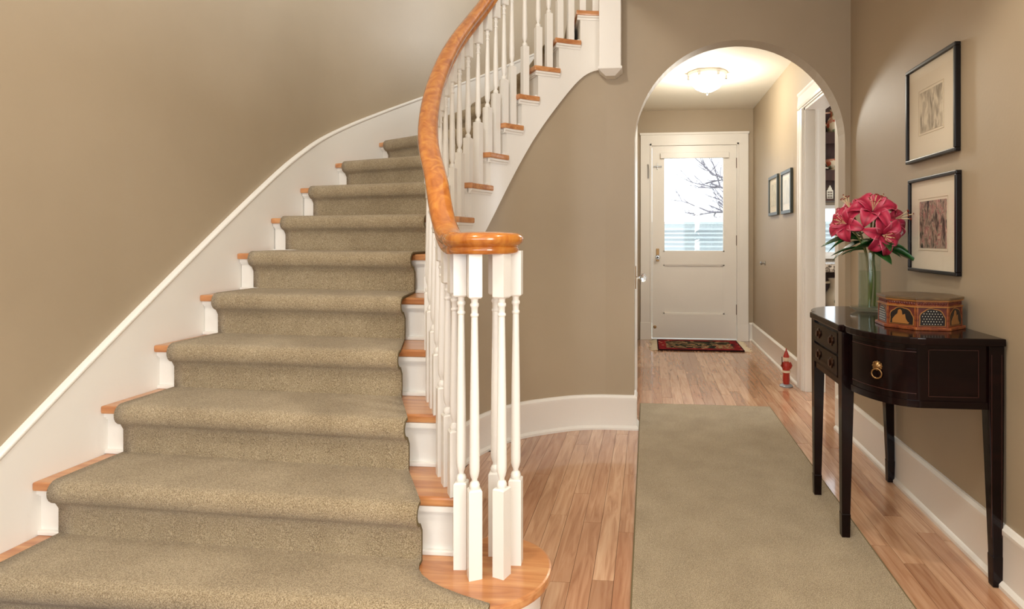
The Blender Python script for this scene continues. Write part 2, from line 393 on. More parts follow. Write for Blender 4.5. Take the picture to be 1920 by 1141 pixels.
# ------------------------------------------------------------------ back door
dt = MB()
for x0, x1 in ((-0.082, 0.037), (0.963, 1.082)):
    dt.box(x0, x1, HY-0.022, HY+0.01, 0.19, 2.14)
    dt.box(x0-0.003, x1+0.003, HY-0.030, HY+0.01, 0, 0.19)
dt.box(-0.082, 1.082, HY-0.022, HY+0.01, 2.138, 2.25).box(-0.09, 1.09, HY-0.032, HY+0.01, 2.245, 2.27)
dt.box(0.02, 0.042, HY-0.03, HY+0.14, 0.19, 2.15).box(0.958, 0.98, HY-0.03, HY+0.14, 0.19, 2.15).box(0.02, 0.98, HY-0.03, HY+0.14, 2.128, 2.15)
dt.box(0.037, 0.963, HY-0.01, HY+0.14, 0, 0.012)
struct(dt, 'trim_2', M['white'], 'white casing with plinth blocks around the back door', 'door casing', bev=0.003)
DF = HY-0.012
d = thing('door_1', 'white back door with a large glass pane over one panel', 'door', (0.5, HY, 0)); d['kind'] = 'structure'
MB().box(0.044, 0.167, DF, DF+0.045, 0.02, 2.126).build('stile', M['white'], d)
MB().box(0.827, 0.956, DF, DF+0.045, 0.02, 2.126).build('stile', M['white'], d)
for z0, z1 in ((0.02, 0.285), (0.825, 0.965), (2.02, 2.126)):
    MB().box(0.167, 0.827, DF, DF+0.045, z0, z1).build('rail', M['white'], d)
MB().box(0.165, 0.829, DF+0.018, DF+0.034, 0.283, 0.827).build('panel', M['white'], d)
pb = MB()
for q in ((0.167, 0.18, 0.285, 0.825), (0.814, 0.827, 0.285, 0.825), (0.167, 0.827, 0.285, 0.298), (0.167, 0.827, 0.812, 0.825), (0.167, 0.18, 0.965, 2.02), (0.814, 0.827, 0.965, 2.02), (0.167, 0.827, 0.965, 0.978)):
    pb.box(q[0], q[1], DF+0.006, DF+0.03, q[2], q[3])
pb.build('moulding', M['white'], d)
MB().box(0.175, 0.819, DF+0.02, DF+0.025, 0.97, 2.02).build('pane', M['pane'], d)
tag(MB().box(0.135, 0.872, DF-0.035, DF-0.001, 1.985, 2.048).build('blind_box', M['white'], d, bev=0.004), 'rolled white shade box')
MB().tube([(0.49, DF-0.02, 1.985), (0.49, DF-0.02, 1.95)], 0.004).build('pull_cord', M['steel'], d)
for z in (1.93, 1.09, 0.34): MB().box(0.951, 0.963, DF-0.008, DF+0.004, z-0.055, z+0.055).build('hinge', M['bronze'], d)
pl = MB().box(0.088, 0.122, DF-0.006, DF, 0.86, 1.0).build('knob_plate', M['brass'], d, bev=0.003)
kb = MB(); prof = [(0.006, 0), (0.007, 0.02), (0.014, 0.026), (0.026, 0.036), (0.028, 0.048), (0.02, 0.06), (0.004, 0.066)]
tmp = MB().lathe((0, 0, 0), prof, 10); kb.add([(x+0.105, DF-0.006-z, y+0.905) for x, y, z in tmp.v], tmp.f)
kb.build('knob', M['crystal'], d)
MB().tube([(0.06, DF-0.012, 1.90), (0.15, DF-0.012, 1.90)], 0.007).box(0.10, 0.108, DF-0.02, DF, 1.87, 1.93).build('slide_bolt', M['steel'], d)
MB().tube([(0.0, HY-0.028, 1.925), (0.003, HY-0.03, 1.85), (0.004, HY-0.03, 1.77)], 0.008).build('door_chain', M['steel'], d)
tmp = MB().lathe((0, 0, 0), [(0.018, 0), (0.018, 0.004), (0.008, 0.006), (0.008, 0.012)], 14)
MB().add([(x+0.075, DF-z, y+0.14) for x, y, z in tmp.v], tmp.f).build('door_stop', M['brass'], d)

# open door leaf seen edge-on by the arch
d = thing('door_2', 'white door seen edge-on just inside the arch, with a crystal knob', 'door', (-0.10, 3.66, 0)); d['kind'] = 'structure'
MB().box(-0.125, -0.078, 3.66, 4.46, 0.01, 2.04).build('leaf', M['white'], d, bev=0.003)
for z in (1.70, 0.46): MB().box(-0.112, -0.090, 3.655, 3.662, z-0.05, z+0.05).build('hinge', M['bronze'], d)
MB().box(-0.079, -0.073, 3.685, 3.73, 0.80, 0.94).build('knob_plate', M['brass'], d, bev=0.002)
tmp = MB().lathe((0, 0, 0), prof, 10)
MB().add([(-0.073+z, x+0*y+3.705, y+0.87) for x, y, z in tmp.v], tmp.f).build('knob', M['crystal'], d)
t3 = MB().box(-0.135, -0.128, 3.62, 3.66, 0, 2.16).box(-0.14, -0.118, 4.47, 4.57, 0, 2.16).box(-0.14, -0.118, 3.62, 4.57, 2.045, 2.16)
struct(t3, 'trim_3', M['white'], 'white casing round the edge-on hall door', 'door casing')

# ------------------------------------------------------------------ staircase
st = thing('staircase', 'curving white staircase with oak treads, turned balusters and an orange oak handrail', 'staircase', (-1.2, 1.6, 0))
TT = 0.028
def tread_end(k): return cat_(SK[k], 0.055)
def mid_dir(k):
    a = OUT[k]; b = IN[k] if k > 1 else (-0.46, 1.47); dx, dy = b[0]-a[0], b[1]-a[1]; l = math.hypot(dx, dy); return (-dy/l, dx/l)
def tread_poly(k):
    d2 = mid_dir(k+1)
    a = OUT[k]; e = OUT[k+1]
    poly = [a]
    if k == 1:
        vc = (-0.462, 1.662); rr = 0.19
        poly += [(vc[0]+rr*math.cos(t), vc[1]+rr*math.sin(t)) for t in [(-PI/2)+i*(PI*1.06)/26 for i in range(27)]]
        poly += [(-0.60, 1.74)]
    else:
        s0, s1 = SK[k], SK[k+1]+0.035
        poly += [cat_(s0+(s1-s0)*i/10, 0.055) for i in range(11)]
    poly += [(e[0]+d2[0]*0.05, e[1]+d2[1]*0.05)]
    if k >= 7:
        i0, i1 = o_idx(k), o_idx(k+1)
        poly += [OC[i] for i in range(i1, i0, -1)]
    return poly
for k in range(1, 15):
    MB().prism(tread_poly(k), k*R_-TT, k*R_).build('tread', M['tread'], st, bev=0.007)
# landing tread
MB().prism([OUT[15], cat_(SK[15], 0.055), (-0.2, 3.5), (-0.2, 4.58)], 15*R_-TT, 15*R_).build('tread', M['tread'], st)
def line_strip(a, b, d, o0, o1, z0, z1):
    p = [(a[0]+d[0]*o0, a[1]+d[1]*o0), (b[0]+d[0]*o0, b[1]+d[1]*o0), (b[0]+d[0]*o1, b[1]+d[1]*o1), (a[0]+d[0]*o1, a[1]+d[1]*o1)]
    return p, z0, z1
for k in range(2, 16):
    d_ = mid_dir(k); a_, b_ = OUT[k], cat_(SK[k]+0.03, 0.02)
    b_ = (b_[0]-d_[0]*0.03, b_[1]-d_[1]*0.03)
    zb = (k-1)*R_
    rs = MB().prism(*line_strip(a_, b_, d_, 0.03, 0.045, zb, k*R_-TT)).build('riser', M['white'], st)
    MB().prism(*line_strip(a_, b_, d_, 0.016, 0.031, k*R_-TT-0.016, k*R_-TT)).prism(*line_strip(a_, b_, d_, 0.023, 0.031, k*R_-TT-0.024, k*R_-TT-0.016)).build('cove', M['white'], rs)
    MB().prism(*line_strip(a_, b_, d_, 0.016, 0.031, zb, zb+0.014)).build('shoe', M['white'], rs, bev=0.003)
    if k > 6:                                # scotia returning below the tread end on the hall side
        s0, s1 = SK[k]+0.012, min(SK[k]+0.15, SL[-1]-0.05) if k == 15 else min(SK[k+1]+0.03, SL[-1])
        path = [cat_(s0+(s1-s0)*i/6) for i in range(7)]
        MB().sweep(path, [(0.03, k*R_-TT-0.024), (0.040, k*R_-TT-0.024), (0.042, k*R_-TT-0.014), (0.049, k*R_-TT-0.010), (0.049, k*R_-TT), (0.03, k*R_-TT)]).build('cove', M['white'], rs)
# first riser round the bullnose
vc = (-0.462, 1.662)
p1 = [(-1.92, 1.50)]+[(vc[0]+0.158*math.cos(t), vc[1]+0.158*math.sin(t)) for t in [(-PI/2)+i*(PI*1.05)/20 for i in range(21)]]+[(-0.65, 1.76), (-1.92, 1.70)]
MB().prism(p1, 0, R_-TT).build('riser', M['white'], st, smooth=40)
# inner string
ss = []; s = SK[2]-0.04
while s < SK[15]+0.02: ss.append(s); s += 0.02
cutp = {k: SK[k]+0.03 for k in SK}
def top_at(s):
    k = max([1]+[j for j in cutp if cutp[j] <= s]); return k*R_-TT if k > 1 else R_
samples = []
for s in ss: samples.append((s, top_at(s)))
for k in cutp:
    if k >= 2 and cutp[k] < ss[-1]: samples += [(cutp[k]-1e-4, (k-1)*R_-TT), (cutp[k]+1e-4, k*R_-TT)]
samples.sort()
o1, o2 = 0.036, -0.004
n = len(samples); vs = []
def sbot(s, t):
    a_ = nose(s)-0.41; k_ = 0.05; sm_ = -k_*math.log(math.exp(-a_/k_)+math.exp(-2.10/k_)) if a_ > 0.5 else a_
    return max(0.0, min(sm_, t-0.01))
for off in (o1, o2):
    vs += [(*cat_(s, off), sbot(s, t)) for s, t in samples]+[(*cat_(s, off), t) for s, t in samples]
fs = []
for i in range(n-1):
    fs += [(i, i+1, n+i+1, n+i), (2*n+i, 3*n+i, 3*n+i+1, 2*n+i+1), (n+i, n+i+1, 3*n+i+1, 3*n+i), (i, 2*n+i, 2*n+i+1, i+1)]
fs += [(0, n, 3*n, 2*n), (n-1, 3*n-1, 4*n-1, 2*n-1)]
MB().add(vs, fs).build('string', M['white'], st, smooth=30)
# wall skirt with bead
i0 = o_idx(1)-6; i1 = o_idx(15)+1
sk = [OC[i] for i in range(i0, i1)]; zz = [noseo(OS[i])+0.188 for i in range(i0, i1)]
b = MB(); vs = []; n = len(sk); wp = offs(OC, -0.021)[i0:i1]
for pth, dz in ((sk, -0.9), (sk, 0), (wp, 0), (wp, -0.9)): vs += [(p[0], p[1], max(0, z+dz)) for p, z in zip(pth, zz)]
fs = []
for i in range(n-1):
    for q in range(4): fs.append((q*n+i, q*n+i+1, ((q+1) % 4)*n+i+1, ((q+1) % 4)*n+i))
fs += [(0, n, 2*n, 3*n), (n-1, 4*n-1, 3*n-1, 2*n-1)]
MB().add(vs, fs).build('skirt_board', M['white'], st, smooth=30)
MB().sweep(sk, [(-0.022, -0.012), (0.001, -0.012), (0.005, -0.006), (0.006, 0.002), (0.003, 0.008), (-0.022, 0.010)], zz).build('skirt_bead', M['white'], st, smooth=60)
# balusters
def rail_z(s):
    z = nose(s)+0.735
    s2 = SK[2]+0.05
    lo = 1.097
    if s < s2+0.30:
        t = max(0, min(1, (s-s2+0.06)/0.36)); t = t*t*(3-2*t); z = lo*(1-t)+z*t
    return z
def baluster(x, y, z0, z1, bot, ang, name='baluster'):
    b = MB(); q = 0.0182; H = z1-z0; top = 0.13
    def sq(za, zb, cap):
        c, s_ = math.cos(ang), math.sin(ang); P = []
        lv = [(q, za), (q, zb-0.004), (q*0.82, zb)] if cap > 0 else [(q*0.82, za), (q, za+0.004), (q, zb)]
        for w_, z in lv:
            for dx, dy in ((-w_, -w_), (w_, -w_), (w_, w_), (-w_, w_)): P.append((x+dx*c-dy*s_, y+dx*s_+dy*c, z))
        f_ = [(3, 2, 1, 0), (8, 9, 10, 11)]
        for l in range(2):
            for i in range(4): f_.append((l*4+i, l*4+(i+1) % 4, l*4+4+(i+1) % 4, l*4+4+i))
        b.add(P, f_)
    sq(z0, z0+bot, 1); sq(z1-top, z1, -1)
    h0 = bot-0.004; h1 = H-top+0.004; T = h1-h0
    prof = [(0.010, h0), (0.0138, h0+0.006), (0.0148, h0+0.013), (0.0120, h0+0.021), (0.0078, h0+0.025), (0.0078, h0+0.030), (0.0110, h0+0.038), (0.0138, h0+0.050), (0.0144, h0+0.066),
            (0.0142, h0+0.10), (0.0124, h0+T*0.5), (0.0094, h1-0.062), (0.0092, h1-0.056), (0.0116, h1-0.053), (0.0116, h1-0.048), (0.0092, h1-0.045), (0.0094, h1-0.030), (0.0122, h1-0.026), (0.0122, h1-0.020), (0.0094, h1-0.016), (0.0104, h1-0.006), (0.0130, h1)]
    b.lathe((x, y, z0), prof, 14)
    return b.build(name, M['white'], st, smooth=38)
for k in range(2, 15):
    nb = {2: 3, 3: 3, 4: 3, 5: 2, 6: 2, 11: 1}.get(k, 2)
    fr = {3: (0.13, 0.46, 0.79), 2: (0.22, 0.72), 1: (0.5,)}[nb]
    for f_ in fr:
        s = SK[k]+0.015+(SK[k+1]-SK[k])*f_; p = cat_(s, 0.004); t1 = cat_(s+0.01); t0 = cat_(s-0.01)
        z1 = rail_z(s)-0.022
        H = z1-k*R_
        baluster(p[0], p[1], k*R_, z1, max(0.12, H-0.535), math.atan2(t1[1]-t0[1], t1[0]-t0[0]))
for x, y, a_ in ((-0.531, 1.662, 0.1), (-0.478, 1.615, 0.45), (-0.452, 1.742, 0.1), (-0.405, 1.630, -0.35), (-0.381, 1.70, 0.05)):
    baluster(x, y, R_, 1.075, 0.245, a_)
# handrail and its turned end cap
rs_ = []; s = SK[2]+0.035
while s < SK[15]+0.1: rs_.append(s); s += 0.03
pts = [Vector((-0.468, 1.615, 1.097)), Vector((-0.505, 1.618, 1.097)), Vector((-0.536, 1.637, 1.097)), Vector((-0.552, 1.670, 1.097))]+[Vector((*cat_(s), rail_z(s))) for s in rs_]
rp = [(-0.026, -0.03), (0.026, -0.03), (0.029, -0.018), (0.025, -0.010), (0.034, -0.004), (0.0385, 0.008), (0.036, 0.020), (0.026, 0.028), (0.010, 0.031), (-0.010, 0.031), (-0.026, 0.028), (-0.036, 0.020), (-0.0385, 0.008), (-0.034, -0.004), (-0.025, -0.010), (-0.029, -0.018)]
vs = []; fs = []; m_ = len(rp)
for i, p in enumerate(pts):
    t = (pts[min(i+1, len(pts)-1)]-pts[max(i-1, 0)]).normalized()
    sd = Vector((t.y, -t.x, 0)).normalized(); up = sd.cross(t)
    for u_, w_ in rp: vs.append(p+sd*u_+up*w_)
for i in range(len(pts)-1):
    for k in range(m_): fs.append((i*m_+k, i*m_+(k+1) % m_, (i+1)*m_+(k+1) % m_, (i+1)*m_+k))
fs += [tuple(range(m_))[::-1], tuple(range((len(pts)-1)*m_, len(pts)*m_))]
MB().add(vs, fs).build('handrail', M['rail'], st, smooth=50)
MB().lathe((-0.466, 1.666, 1.067), [(0.0, 0), (0.092, 0), (0.098, 0.004), (0.100, 0.014), (0.096, 0.020), (0.104, 0.026), (0.112, 0.034), (0.113, 0.044), (0.108, 0.053), (0.096, 0.059), (0.05, 0.062), (0.0, 0.062)], 48).build('handrail_cap', M['rail'], st, smooth=50)
# hanging newel post of the landing
px0, px1, py0, py1 = -0.276, -0.152, 3.375, 3.488
nw = MB().box(px0, px1, py0, py1, 2.075, 3.75).build('newel_post', M['white'], st, bev=0.003)
b = MB(); e = 0.006
q0 = [(px0-e, py0-e), (px1+e, py0-e), (px1+e, py1), (px0-e, py1)]; q1 = [(px0+0.035, py0+0.035), (px1-0.035, py0+0.035), (px1-0.035, py1), (px0+0.035, py1)]
b.add([(x, y, 2.085) for x, y in q0]+[(x, y, 2.072) for x, y in q0]+[(x, y, 2.040) for x, y in q1], [(0, 1, 2, 3), (11, 10, 9, 8)]+[(l*4+i, l*4+4+i, l*4+4+(i+1) % 4, l*4+(i+1) % 4) for l in (0, 1) for i in range(4)])
b.build('newel_drop', M['white'], nw)

# ------------------------------------------------------------------ stair carpet
def carp_edge(k):
    d_ = mid_dir(k)
    l = (OUT[k][0], OUT[k][1]); rr_ = cat_(SK[k], -0.105) if k > 1 else (-0.40, 1.473)
    dx, dy = rr_[0]-l[0], rr_[1]-l[1]; ln = math.hypot(dx, dy)
    return (l[0]+dx/ln*0.075, l[1]+dy/ln*0.075), rr_
nt = 20; rowsv = []
th = 0.011
for k in range(1, 15):
    l0, r0 = carp_edge(k); l1, r1 = carp_edge(k+1); d0_ = mid_dir(k); d1_ = mid_dir(k+1)
    def pt(t, a, b): return (a[0]+(b[0]-a[0])*t, a[1]+(b[1]-a[1])*t)
    prof_rows = []
    zb = (k-1)*R_
    prof_rows.append(('n', 0.030-th, zb+(th if k > 1 else 0.0)))
    for q in (0.05, 0.09): prof_rows.append(('n', 0.030-th, zb+q))
    cz = k*R_-0.026; cr = 0.037
    for i in range(9):
        ang = -PI/2-0.15-(PI-0.15)*i/8
        prof_rows.append(('n', 0.012+cr*math.cos(ang)*0.85, cz+cr*math.sin(ang)))
    for q in (0.15, 0.3, 0.45, 0.6, 0.75, 0.9, 1.0): prof_rows.append(('m', q, k*R_+th))
    for kind, u_, z in prof_rows:
        row = []
        for i in range(nt+1):
            t = i/nt
            if kind == 'n':
                p = pt(t, l0, r0); row.append((p[0]+d0_[0]*u_, p[1]+d0_[1]*u_, z))
            else:
                p = pt(t, l0, r0); q_ = pt(t, l1, r1)
                p = (p[0]+d0_[0]*0.012, p[1]+d0_[1]*0.012); q_ = (q_[0]+d1_[0]*(0.03-th), q_[1]+d1_[1]*(0.03-th))
                w_ = u_
                if k == 1:
                    w2 = 1-(1-u_)**2.3
                    xx = p[0]+(q_[0]-p[0])*w2; yy = p[1]+(q_[1]-p[1])*w_
                else: xx = p[0]+(q_[0]-p[0])*w_; yy = p[1]+(q_[1]-p[1])*w_
                row.append((xx, yy, z))
        rowsv.append(row)
vs = [p for r in rowsv for p in r]; w_ = nt+1
fs = [(i*w_+j, i*w_+j+1, (i+1)*w_+j+1, (i+1)*w_+j) for i in range(len(rowsv)-1) for j in range(nt)]
cp = MB().add(vs, fs).build('stair_carpet', [M['carpet'], M['binding']], smooth=70)
tag(cp, 'beige cut-pile carpet runner rolled over every stair tread', 'carpet')
sm = cp.modifiers.new('thickness', 'SOLIDIFY'); sm.thickness = 0.010; sm.offset = -1; sm.material_offset_rim = 1

# ------------------------------------------------------------------ runner rug on the floor
rg = MB().box(-0.048, 0.789, 0.4, 4.0, 0.0008, 0.013).build('runner_rug', M['carpet'], None)
tag(rg, 'long plain beige runner rug lying on the oak floor', 'rug')
bd = MB().box(-0.053, -0.047, 0.4, 4.004, 0.0008, 0.0125).box(0.788, 0.794, 0.4, 4.004, 0.0008, 0.0125).box(-0.053, 0.794, 3.999, 4.005, 0.0008, 0.0125)
bd.build('binding', M['binding'], rg)

# patterned door mat
pm = mat('persian_rug', (110, 26, 30), 0.9, spec=0.1)
def boxdist(m, hx, hy):
    tc = N(m, 'ShaderNodeTexCoord'); sp = N(m, 'ShaderNodeSeparateXYZ'); LK(m, tc.outputs['Object'], sp.inputs[0])
    outs = []
    for i, hh in ((0, hx), (1, hy)):
        ab = N(m, 'ShaderNodeMath', operation='ABSOLUTE'); LK(m, sp.outputs[i], ab.inputs[0])
        sb = N(m, 'ShaderNodeMath', operation='SUBTRACT'); sb.inputs[0].default_value = hh; LK(m, ab.outputs[0], sb.inputs[1]); outs.append(sb.outputs[0])
    mn = N(m, 'ShaderNodeMath', operation='MINIMUM'); LK(m, outs[0], mn.inputs[0]); LK(m, outs[1], mn.inputs[1]); return mn.outputs[0]
bdist = boxdist(pm, 0.425, 0.295)
vo = N(pm, 'ShaderNodeTexVoronoi'); vo.inputs['Scale'].default_value = 14; LK(pm, coords(pm), vo.inputs['Vector'])
no = N(pm, 'ShaderNodeTexNoise'); no.inputs['Scale'].default_value = 9; no.inputs['Distortion'].default_value = 1.5; LK(pm, coords(pm), no.inputs['Vector'])
border = ramp(pm, vo.outputs['Distance'], [(0.0, (212, 190, 150)), (0.25, (150, 30, 34)), (0.6, (118, 22, 28)), (1.0, (40, 20, 22))])
field = ramp(pm, no.outputs['Fac'], [(0.38, (24, 24, 26)), (0.48, (52, 58, 40)), (0.56, (168, 140, 100)), (0.66, (128, 36, 36))])
gt = N(pm, 'ShaderNodeMath', operation='GREATER_THAN'); gt.inputs[1].default_value = 0.09; LK(pm, bdist, gt.inputs[0])
mx = N(pm, 'ShaderNodeMix', data_type='RGBA'); LK(pm, gt.outputs[0], mx.inputs[0]); LK(pm, border, mx.inputs[6]); LK(pm, field, mx.inputs[7])
gt2 = N(pm, 'ShaderNodeMath', operation='GREATER_THAN'); gt2.inputs[1].default_value = 0.014; LK(pm, bdist, gt2.inputs[0])
mx2 = N(pm, 'ShaderNodeMix', data_type='RGBA'); LK(pm, gt2.outputs[0], mx2.inputs[0]); mx2.inputs[6].default_value = (*lin((40, 16, 18)), 1); LK(pm, mx.outputs[2], mx2.inputs[7])
LK(pm, mx2.outputs[2], BS(pm).inputs['Base Color'])
mt = thing('door_mat', 'small red patterned rug with cream fringe at the back door', 'rug', (0.52, 6.26, 0))
MB().box(0.095, 0.945, 5.965, 6.555, 0.0008, 0.014).build('pile', pm, mt, bev=0.004)
fr_m = mat('cream_fringe', (222, 208, 180), 0.9)
fg = MB()
for sgn, xb in ((-1, 0.095), (1, 0.945)):
    for i in range(34):
        y = 5.97+i*0.0172; dx = random.uniform(0.05, 0.085); dy = random.uniform(-0.02, 0.02)
        fg.tube([(xb-sgn*0.004, y, 0.008), (xb+sgn*dx*0.5, y+dy*0.4, 0.006), (xb+sgn*dx, y+dy, 0.005)], [0.006, 0.006, 0.003], 5)
tag(fg.build('fringe', fr_m, mt), kind='stuff')

# ------------------------------------------------------------------ console table
tb = thing('console_table', 'black bow-cornered console table with brass lion pull against the right wall', 'table', (0.93, 2.48, 0))
Y0t, Y1t, XF, XB = 2.022, 2.905, 0.710, 1.128
def tab_outline(g):                             # g grows outline
    x0 = XF-g; ya = Y0t-g; yb = Y1t+g
    pts = [(XB, ya), (0.885, ya)]
    for i in range(1, 12):
        t = i/12*PI/2; pts.append((0.885-0.163*math.sin(t)-g*math.sin(t)*0.7, 2.29-(2.29-Y0t)*math.cos(t)-g*math.cos(t)*0.9))
    pts += [(x0+0.02, 2.285), (x0, 2.285), (x0, 2.675), (x0+0.02, 2.675)]
    for i in range(11, 0, -1):
        t = i/12*PI/2; pts.append((0.885-0.163*math.sin(t)-g*math.sin(t)*0.7, 2.67+(Y1t-2.67)*math.cos(t)+g*math.cos(t)*0.9))
    pts += [(0.885, yb), (XB, yb)]
    return pts
MB().prism(tab_outline(0.012), 0.768, 0.792).build('top', M['black_wood'], tb, bev=0.004)
MB().prism(tab_outline(-0.006), 0.578, 0.768).build('carcass', M['black_wood'], tb, smooth=30)
MB().prism(tab_outline(-0.001), 0.564, 0.586).build('base_moulding', M['black_wood'], tb, smooth=30)
def leg(x0, x1, y0, y1, fx, fy):
    b = MB(); z1 = 0.768; t = 0.58; w_ = 0.021
    q = lambda c, w2, z: [(c[0]-w2, c[1]-w2, z), (c[0]+w2, c[1]-w2, z), (c[0]+w2, c[1]+w2, z), (c[0]-w2, c[1]+w2, z)]
    top = [(x0, y0, z1), (x1, y0, z1), (x1, y1, z1), (x0, y1, z1)]; md = [(x, y, t) for x, y, z in top]
    cxm, cym = (x0+x1)/2, (y0+y1)/2
    ft = (cxm+fx, cym+fy)
    vs = top+md+q(ft, 0.0150, 0.10)+q(ft, 0.0162, 0.097)+q(ft, 0.0145, 0.0132 if x0 < 1 else 0.0006)
    f_ = [(0, 1, 2, 3), (19, 18, 17, 16)]
    for l in range(4):
        for i in range(4): f_.append((l*4+i, l*4+4+i, l*4+4+(i+1) % 4, l*4+(i+1) % 4))
    return b.add(vs, f_)
for q in ((0.706, 0.750, 2.268, 2.312, -0.004, 0), (0.706, 0.750, 2.634, 2.678, -0.004, 0), (1.080, 1.126, 2.018, 2.064, 0.004, -0.008), (1.076, 1.122, 2.864, 2.908, 0.002, -0.03)):
    lg = leg(*q).build('leg', M['black_wood'], tb, bev=0.002)
    if q[2] == 2.018:
        for x in (1.087, 1.117): MB().box(x, x+0.0016, 2.0172, 2.019, 0.16, 0.74).build('stringing', M['stringing'], lg)
# drawers on the straight front
for z0, z1 in ((0.678, 0.755), (0.592, 0.668)):
    dr = MB().box(XF-0.004, XF+0.02, 2.325, 2.635, z0, z1).build('drawer', M['black_wood'], tb, bev=0.002)
    xx = XF-0.0052
    for zq in (z0, z1-0.003): MB().box(xx, xx+0.003, 2.325, 2.635, zq, zq+0.003).build('bead', M['black_wood'], dr)
    
    for y in (2.395, 2.565):
        tmp = MB().lathe((0, 0, 0), [(0.019, 0), (0.019, 0.003), (0.015, 0.005), (0.010, 0.005), (0.011, 0.007), (0.012, 0.010), (0.006, 0.012), (0.001, 0.012)], 18)
        MB().add([(XF-0.004-z, y+x*0.85, (z0+z1)/2+yy*1.15) for x, yy, z in tmp.v], tmp.f).build('knob', M['bronze'], dr, smooth=40)
# curved corner door lines and lion ring pull
outl = tab_outline(-0.006)
cur = [p for p in outl[1:13]]
def strip(pts, z0, z1, proud=0.0015):
    b = MB(); P = offs(pts, -proud); Q = offs(pts, 0.001)
    Pn = P if (P[len(P)//2][0] < pts[len(pts)//2][0]) else offs(pts, proud)
    n = len(pts); vs = [(x, y, z0) for x, y in Pn]+[(x, y, z1) for x, y in Pn]+[(x, y, z0) for x, y in pts]+[(x, y, z1) for x, y in pts]
    fs = []
    for i in range(n-1): fs += [(i, i+1, n+i+1, n+i), (n+i, n+i+1, 3*n+i+1, 3*n+i), (i, 2*n+i, 2*n+i+1, i+1)]
    fs += [(0, n, 3*n, 2*n), (n-1, 3*n-1, 4*n-1, 2*n-1)]
    return b.add(vs, fs)
dd = strip(cur[1:11], 0.60, 0.752, 0.003).build('corner_door', M['black_wood'], tb, smooth=30)
for z0 in (0.608, 0.7425): strip(cur[1:11], z0, z0+0.0018, 0.0042).build('stringing', M['stringing'], dd)
for q in ((0.90, 0.9016, 0.60, 0.752), (1.052, 1.0536, 0.60, 0.752), (0.90, 1.0536, 0.60, 0.6016), (0.90, 1.0536, 0.7505, 0.752)):
    MB().box(q[0], q[1], Y0t+0.0045, Y0t+0.007, q[2], q[3]).build('stringing', M['stringing'], tb)
lc = Vector((0.787, 2.118, 0.682)); nd = Vector((-0.62, -0.78, 0)).normalized(); sd = Vector((nd.y, -nd.x, 0))
lc = min((Vector((p[0], p[1], 0.682)) for p in cur), key=lambda v: abs(v.x-0.766)); lc += nd*0.003
pull = MB()
tmp = MB()
tmp.lathe((0, 0, 0), [(0.021, 0), (0.022, 0.004), (0.017, 0.009), (0.011, 0.014), (0.004, 0.017), (0.0, 0.017)], 16)
for i in range(12):
    a_ = 2*PI*i/12; tmp.lathe((0.019*math.cos(a_), 0.019*math.sin(a_), 0.004), [(0.003, -0.003), (0.0055, 0), (0.0055, 0.003), (0.002, 0.006)], 6)
for x, y, r_ in ((-0.006, 0.005, 0.003), (0.006, 0.005, 0.003), (0, -0.003, 0.005), (0, -0.011, 0.004), (-0.012, 0.016, 0.005), (0.012, 0.016, 0.005)):
    tmp.lathe((x, y, 0.011), [(r_, -0.003), (r_, 0.003), (r_*0.5, 0.006)], 8)
pull.add([lc+sd*x*0.70+Vector((0, 0, y*0.70))+nd*z*0.70 for x, y, z in tmp.v], tmp.f)
lp = pull.build('lion_mask', M['brass'], dd, smooth=40)
ring = MB().tube([lc+sd*(0.016*math.cos(t))+Vector((0, 0, -0.025+0.016*math.sin(t)))+nd*0.010 for t in [2*PI*i/24 for i in range(25)]], 0.0028, 8)
ring.build('ring', M['brass'], lp, smooth=60)

# ------------------------------------------------------------------ octagonal painted box
OBc = Vector((0.988, 2.300)); ZT = 0.7925; A0 = math.radians(-4)
def octa(r_, z): return [(OBc.x+r_*math.cos(A0+PI/8+i*PI/4), OBc.y+r_*math.sin(A0+PI/8+i*PI/4), z) for i in range(8)]
def octp(r0, z0, z1, r1=None):
    r1 = r1 or r0
    return MB().add(octa(r0, z0)+octa(r1, z1), [tuple(range(8))[::-1], tuple(range(8, 16))]+[(i, (i+1) % 8, (i+1) % 8+8, i+8) for i in range(8)])
bw = wood_mat('painted_box_wood', [(92, 38, 20), (126, 62, 30), (164, 96, 44)], 0.35, (40, 40, 60), rnd=False)
blid = wood_mat('painted_box_lid', [(70, 52, 36), (98, 78, 52), (120, 96, 62)], 0.28, (14, 14, 30), rnd=False)
bdark = mat('painted_box_black', (16, 10, 10), 0.35); bgold = mat('painted_box_gold', (152, 100, 46), 0.35); bred = mat('painted_box_red', (88, 30, 22), 0.4); bspot = mat('painted_box_spot', (226, 218, 196), 0.5)
ob = thing('octagonal_box', 'octagonal painted wooden box with arched panels on the console table', 'box', (OBc.x, OBc.y, ZT))
octp(0.146, ZT, ZT+0.010, 0.146).build('plinth', bgold if False else bw, ob, bev=0.002)
octp(0.133, ZT+0.010, ZT+0.104).build('body', bw, ob)
lidm = octp(0.142, ZT+0.104, ZT+0.112).build('lid', blid, ob, bev=0.002)
octp(0.139, ZT+0.078, ZT+0.082).build('band', bgold, ob)
octp(0.139, ZT+0.099, ZT+0.104).build('band', bgold, ob)
ap = 0.133*math.cos(PI/8); sidew = 2*0.133*math.sin(PI/8)
def face_frame(i):
    a_ = A0+PI/4+i*PI/4; n_ = Vector((math.cos(a_), math.sin(a_), 0)); t_ = Vector((-n_.y, n_.x, 0)); return n_, t_, Vector((OBc.x, OBc.y, 0))+n_*ap
def on_face(i, mb_flat, thick=0.0015, lift=0.0):
    n_, t_, o_ = face_frame(i); return [(o_+t_*x+Vector((0, 0, ZT+y))+n_*(z+lift)) for x, y, z in mb_flat.v], mb_flat.f
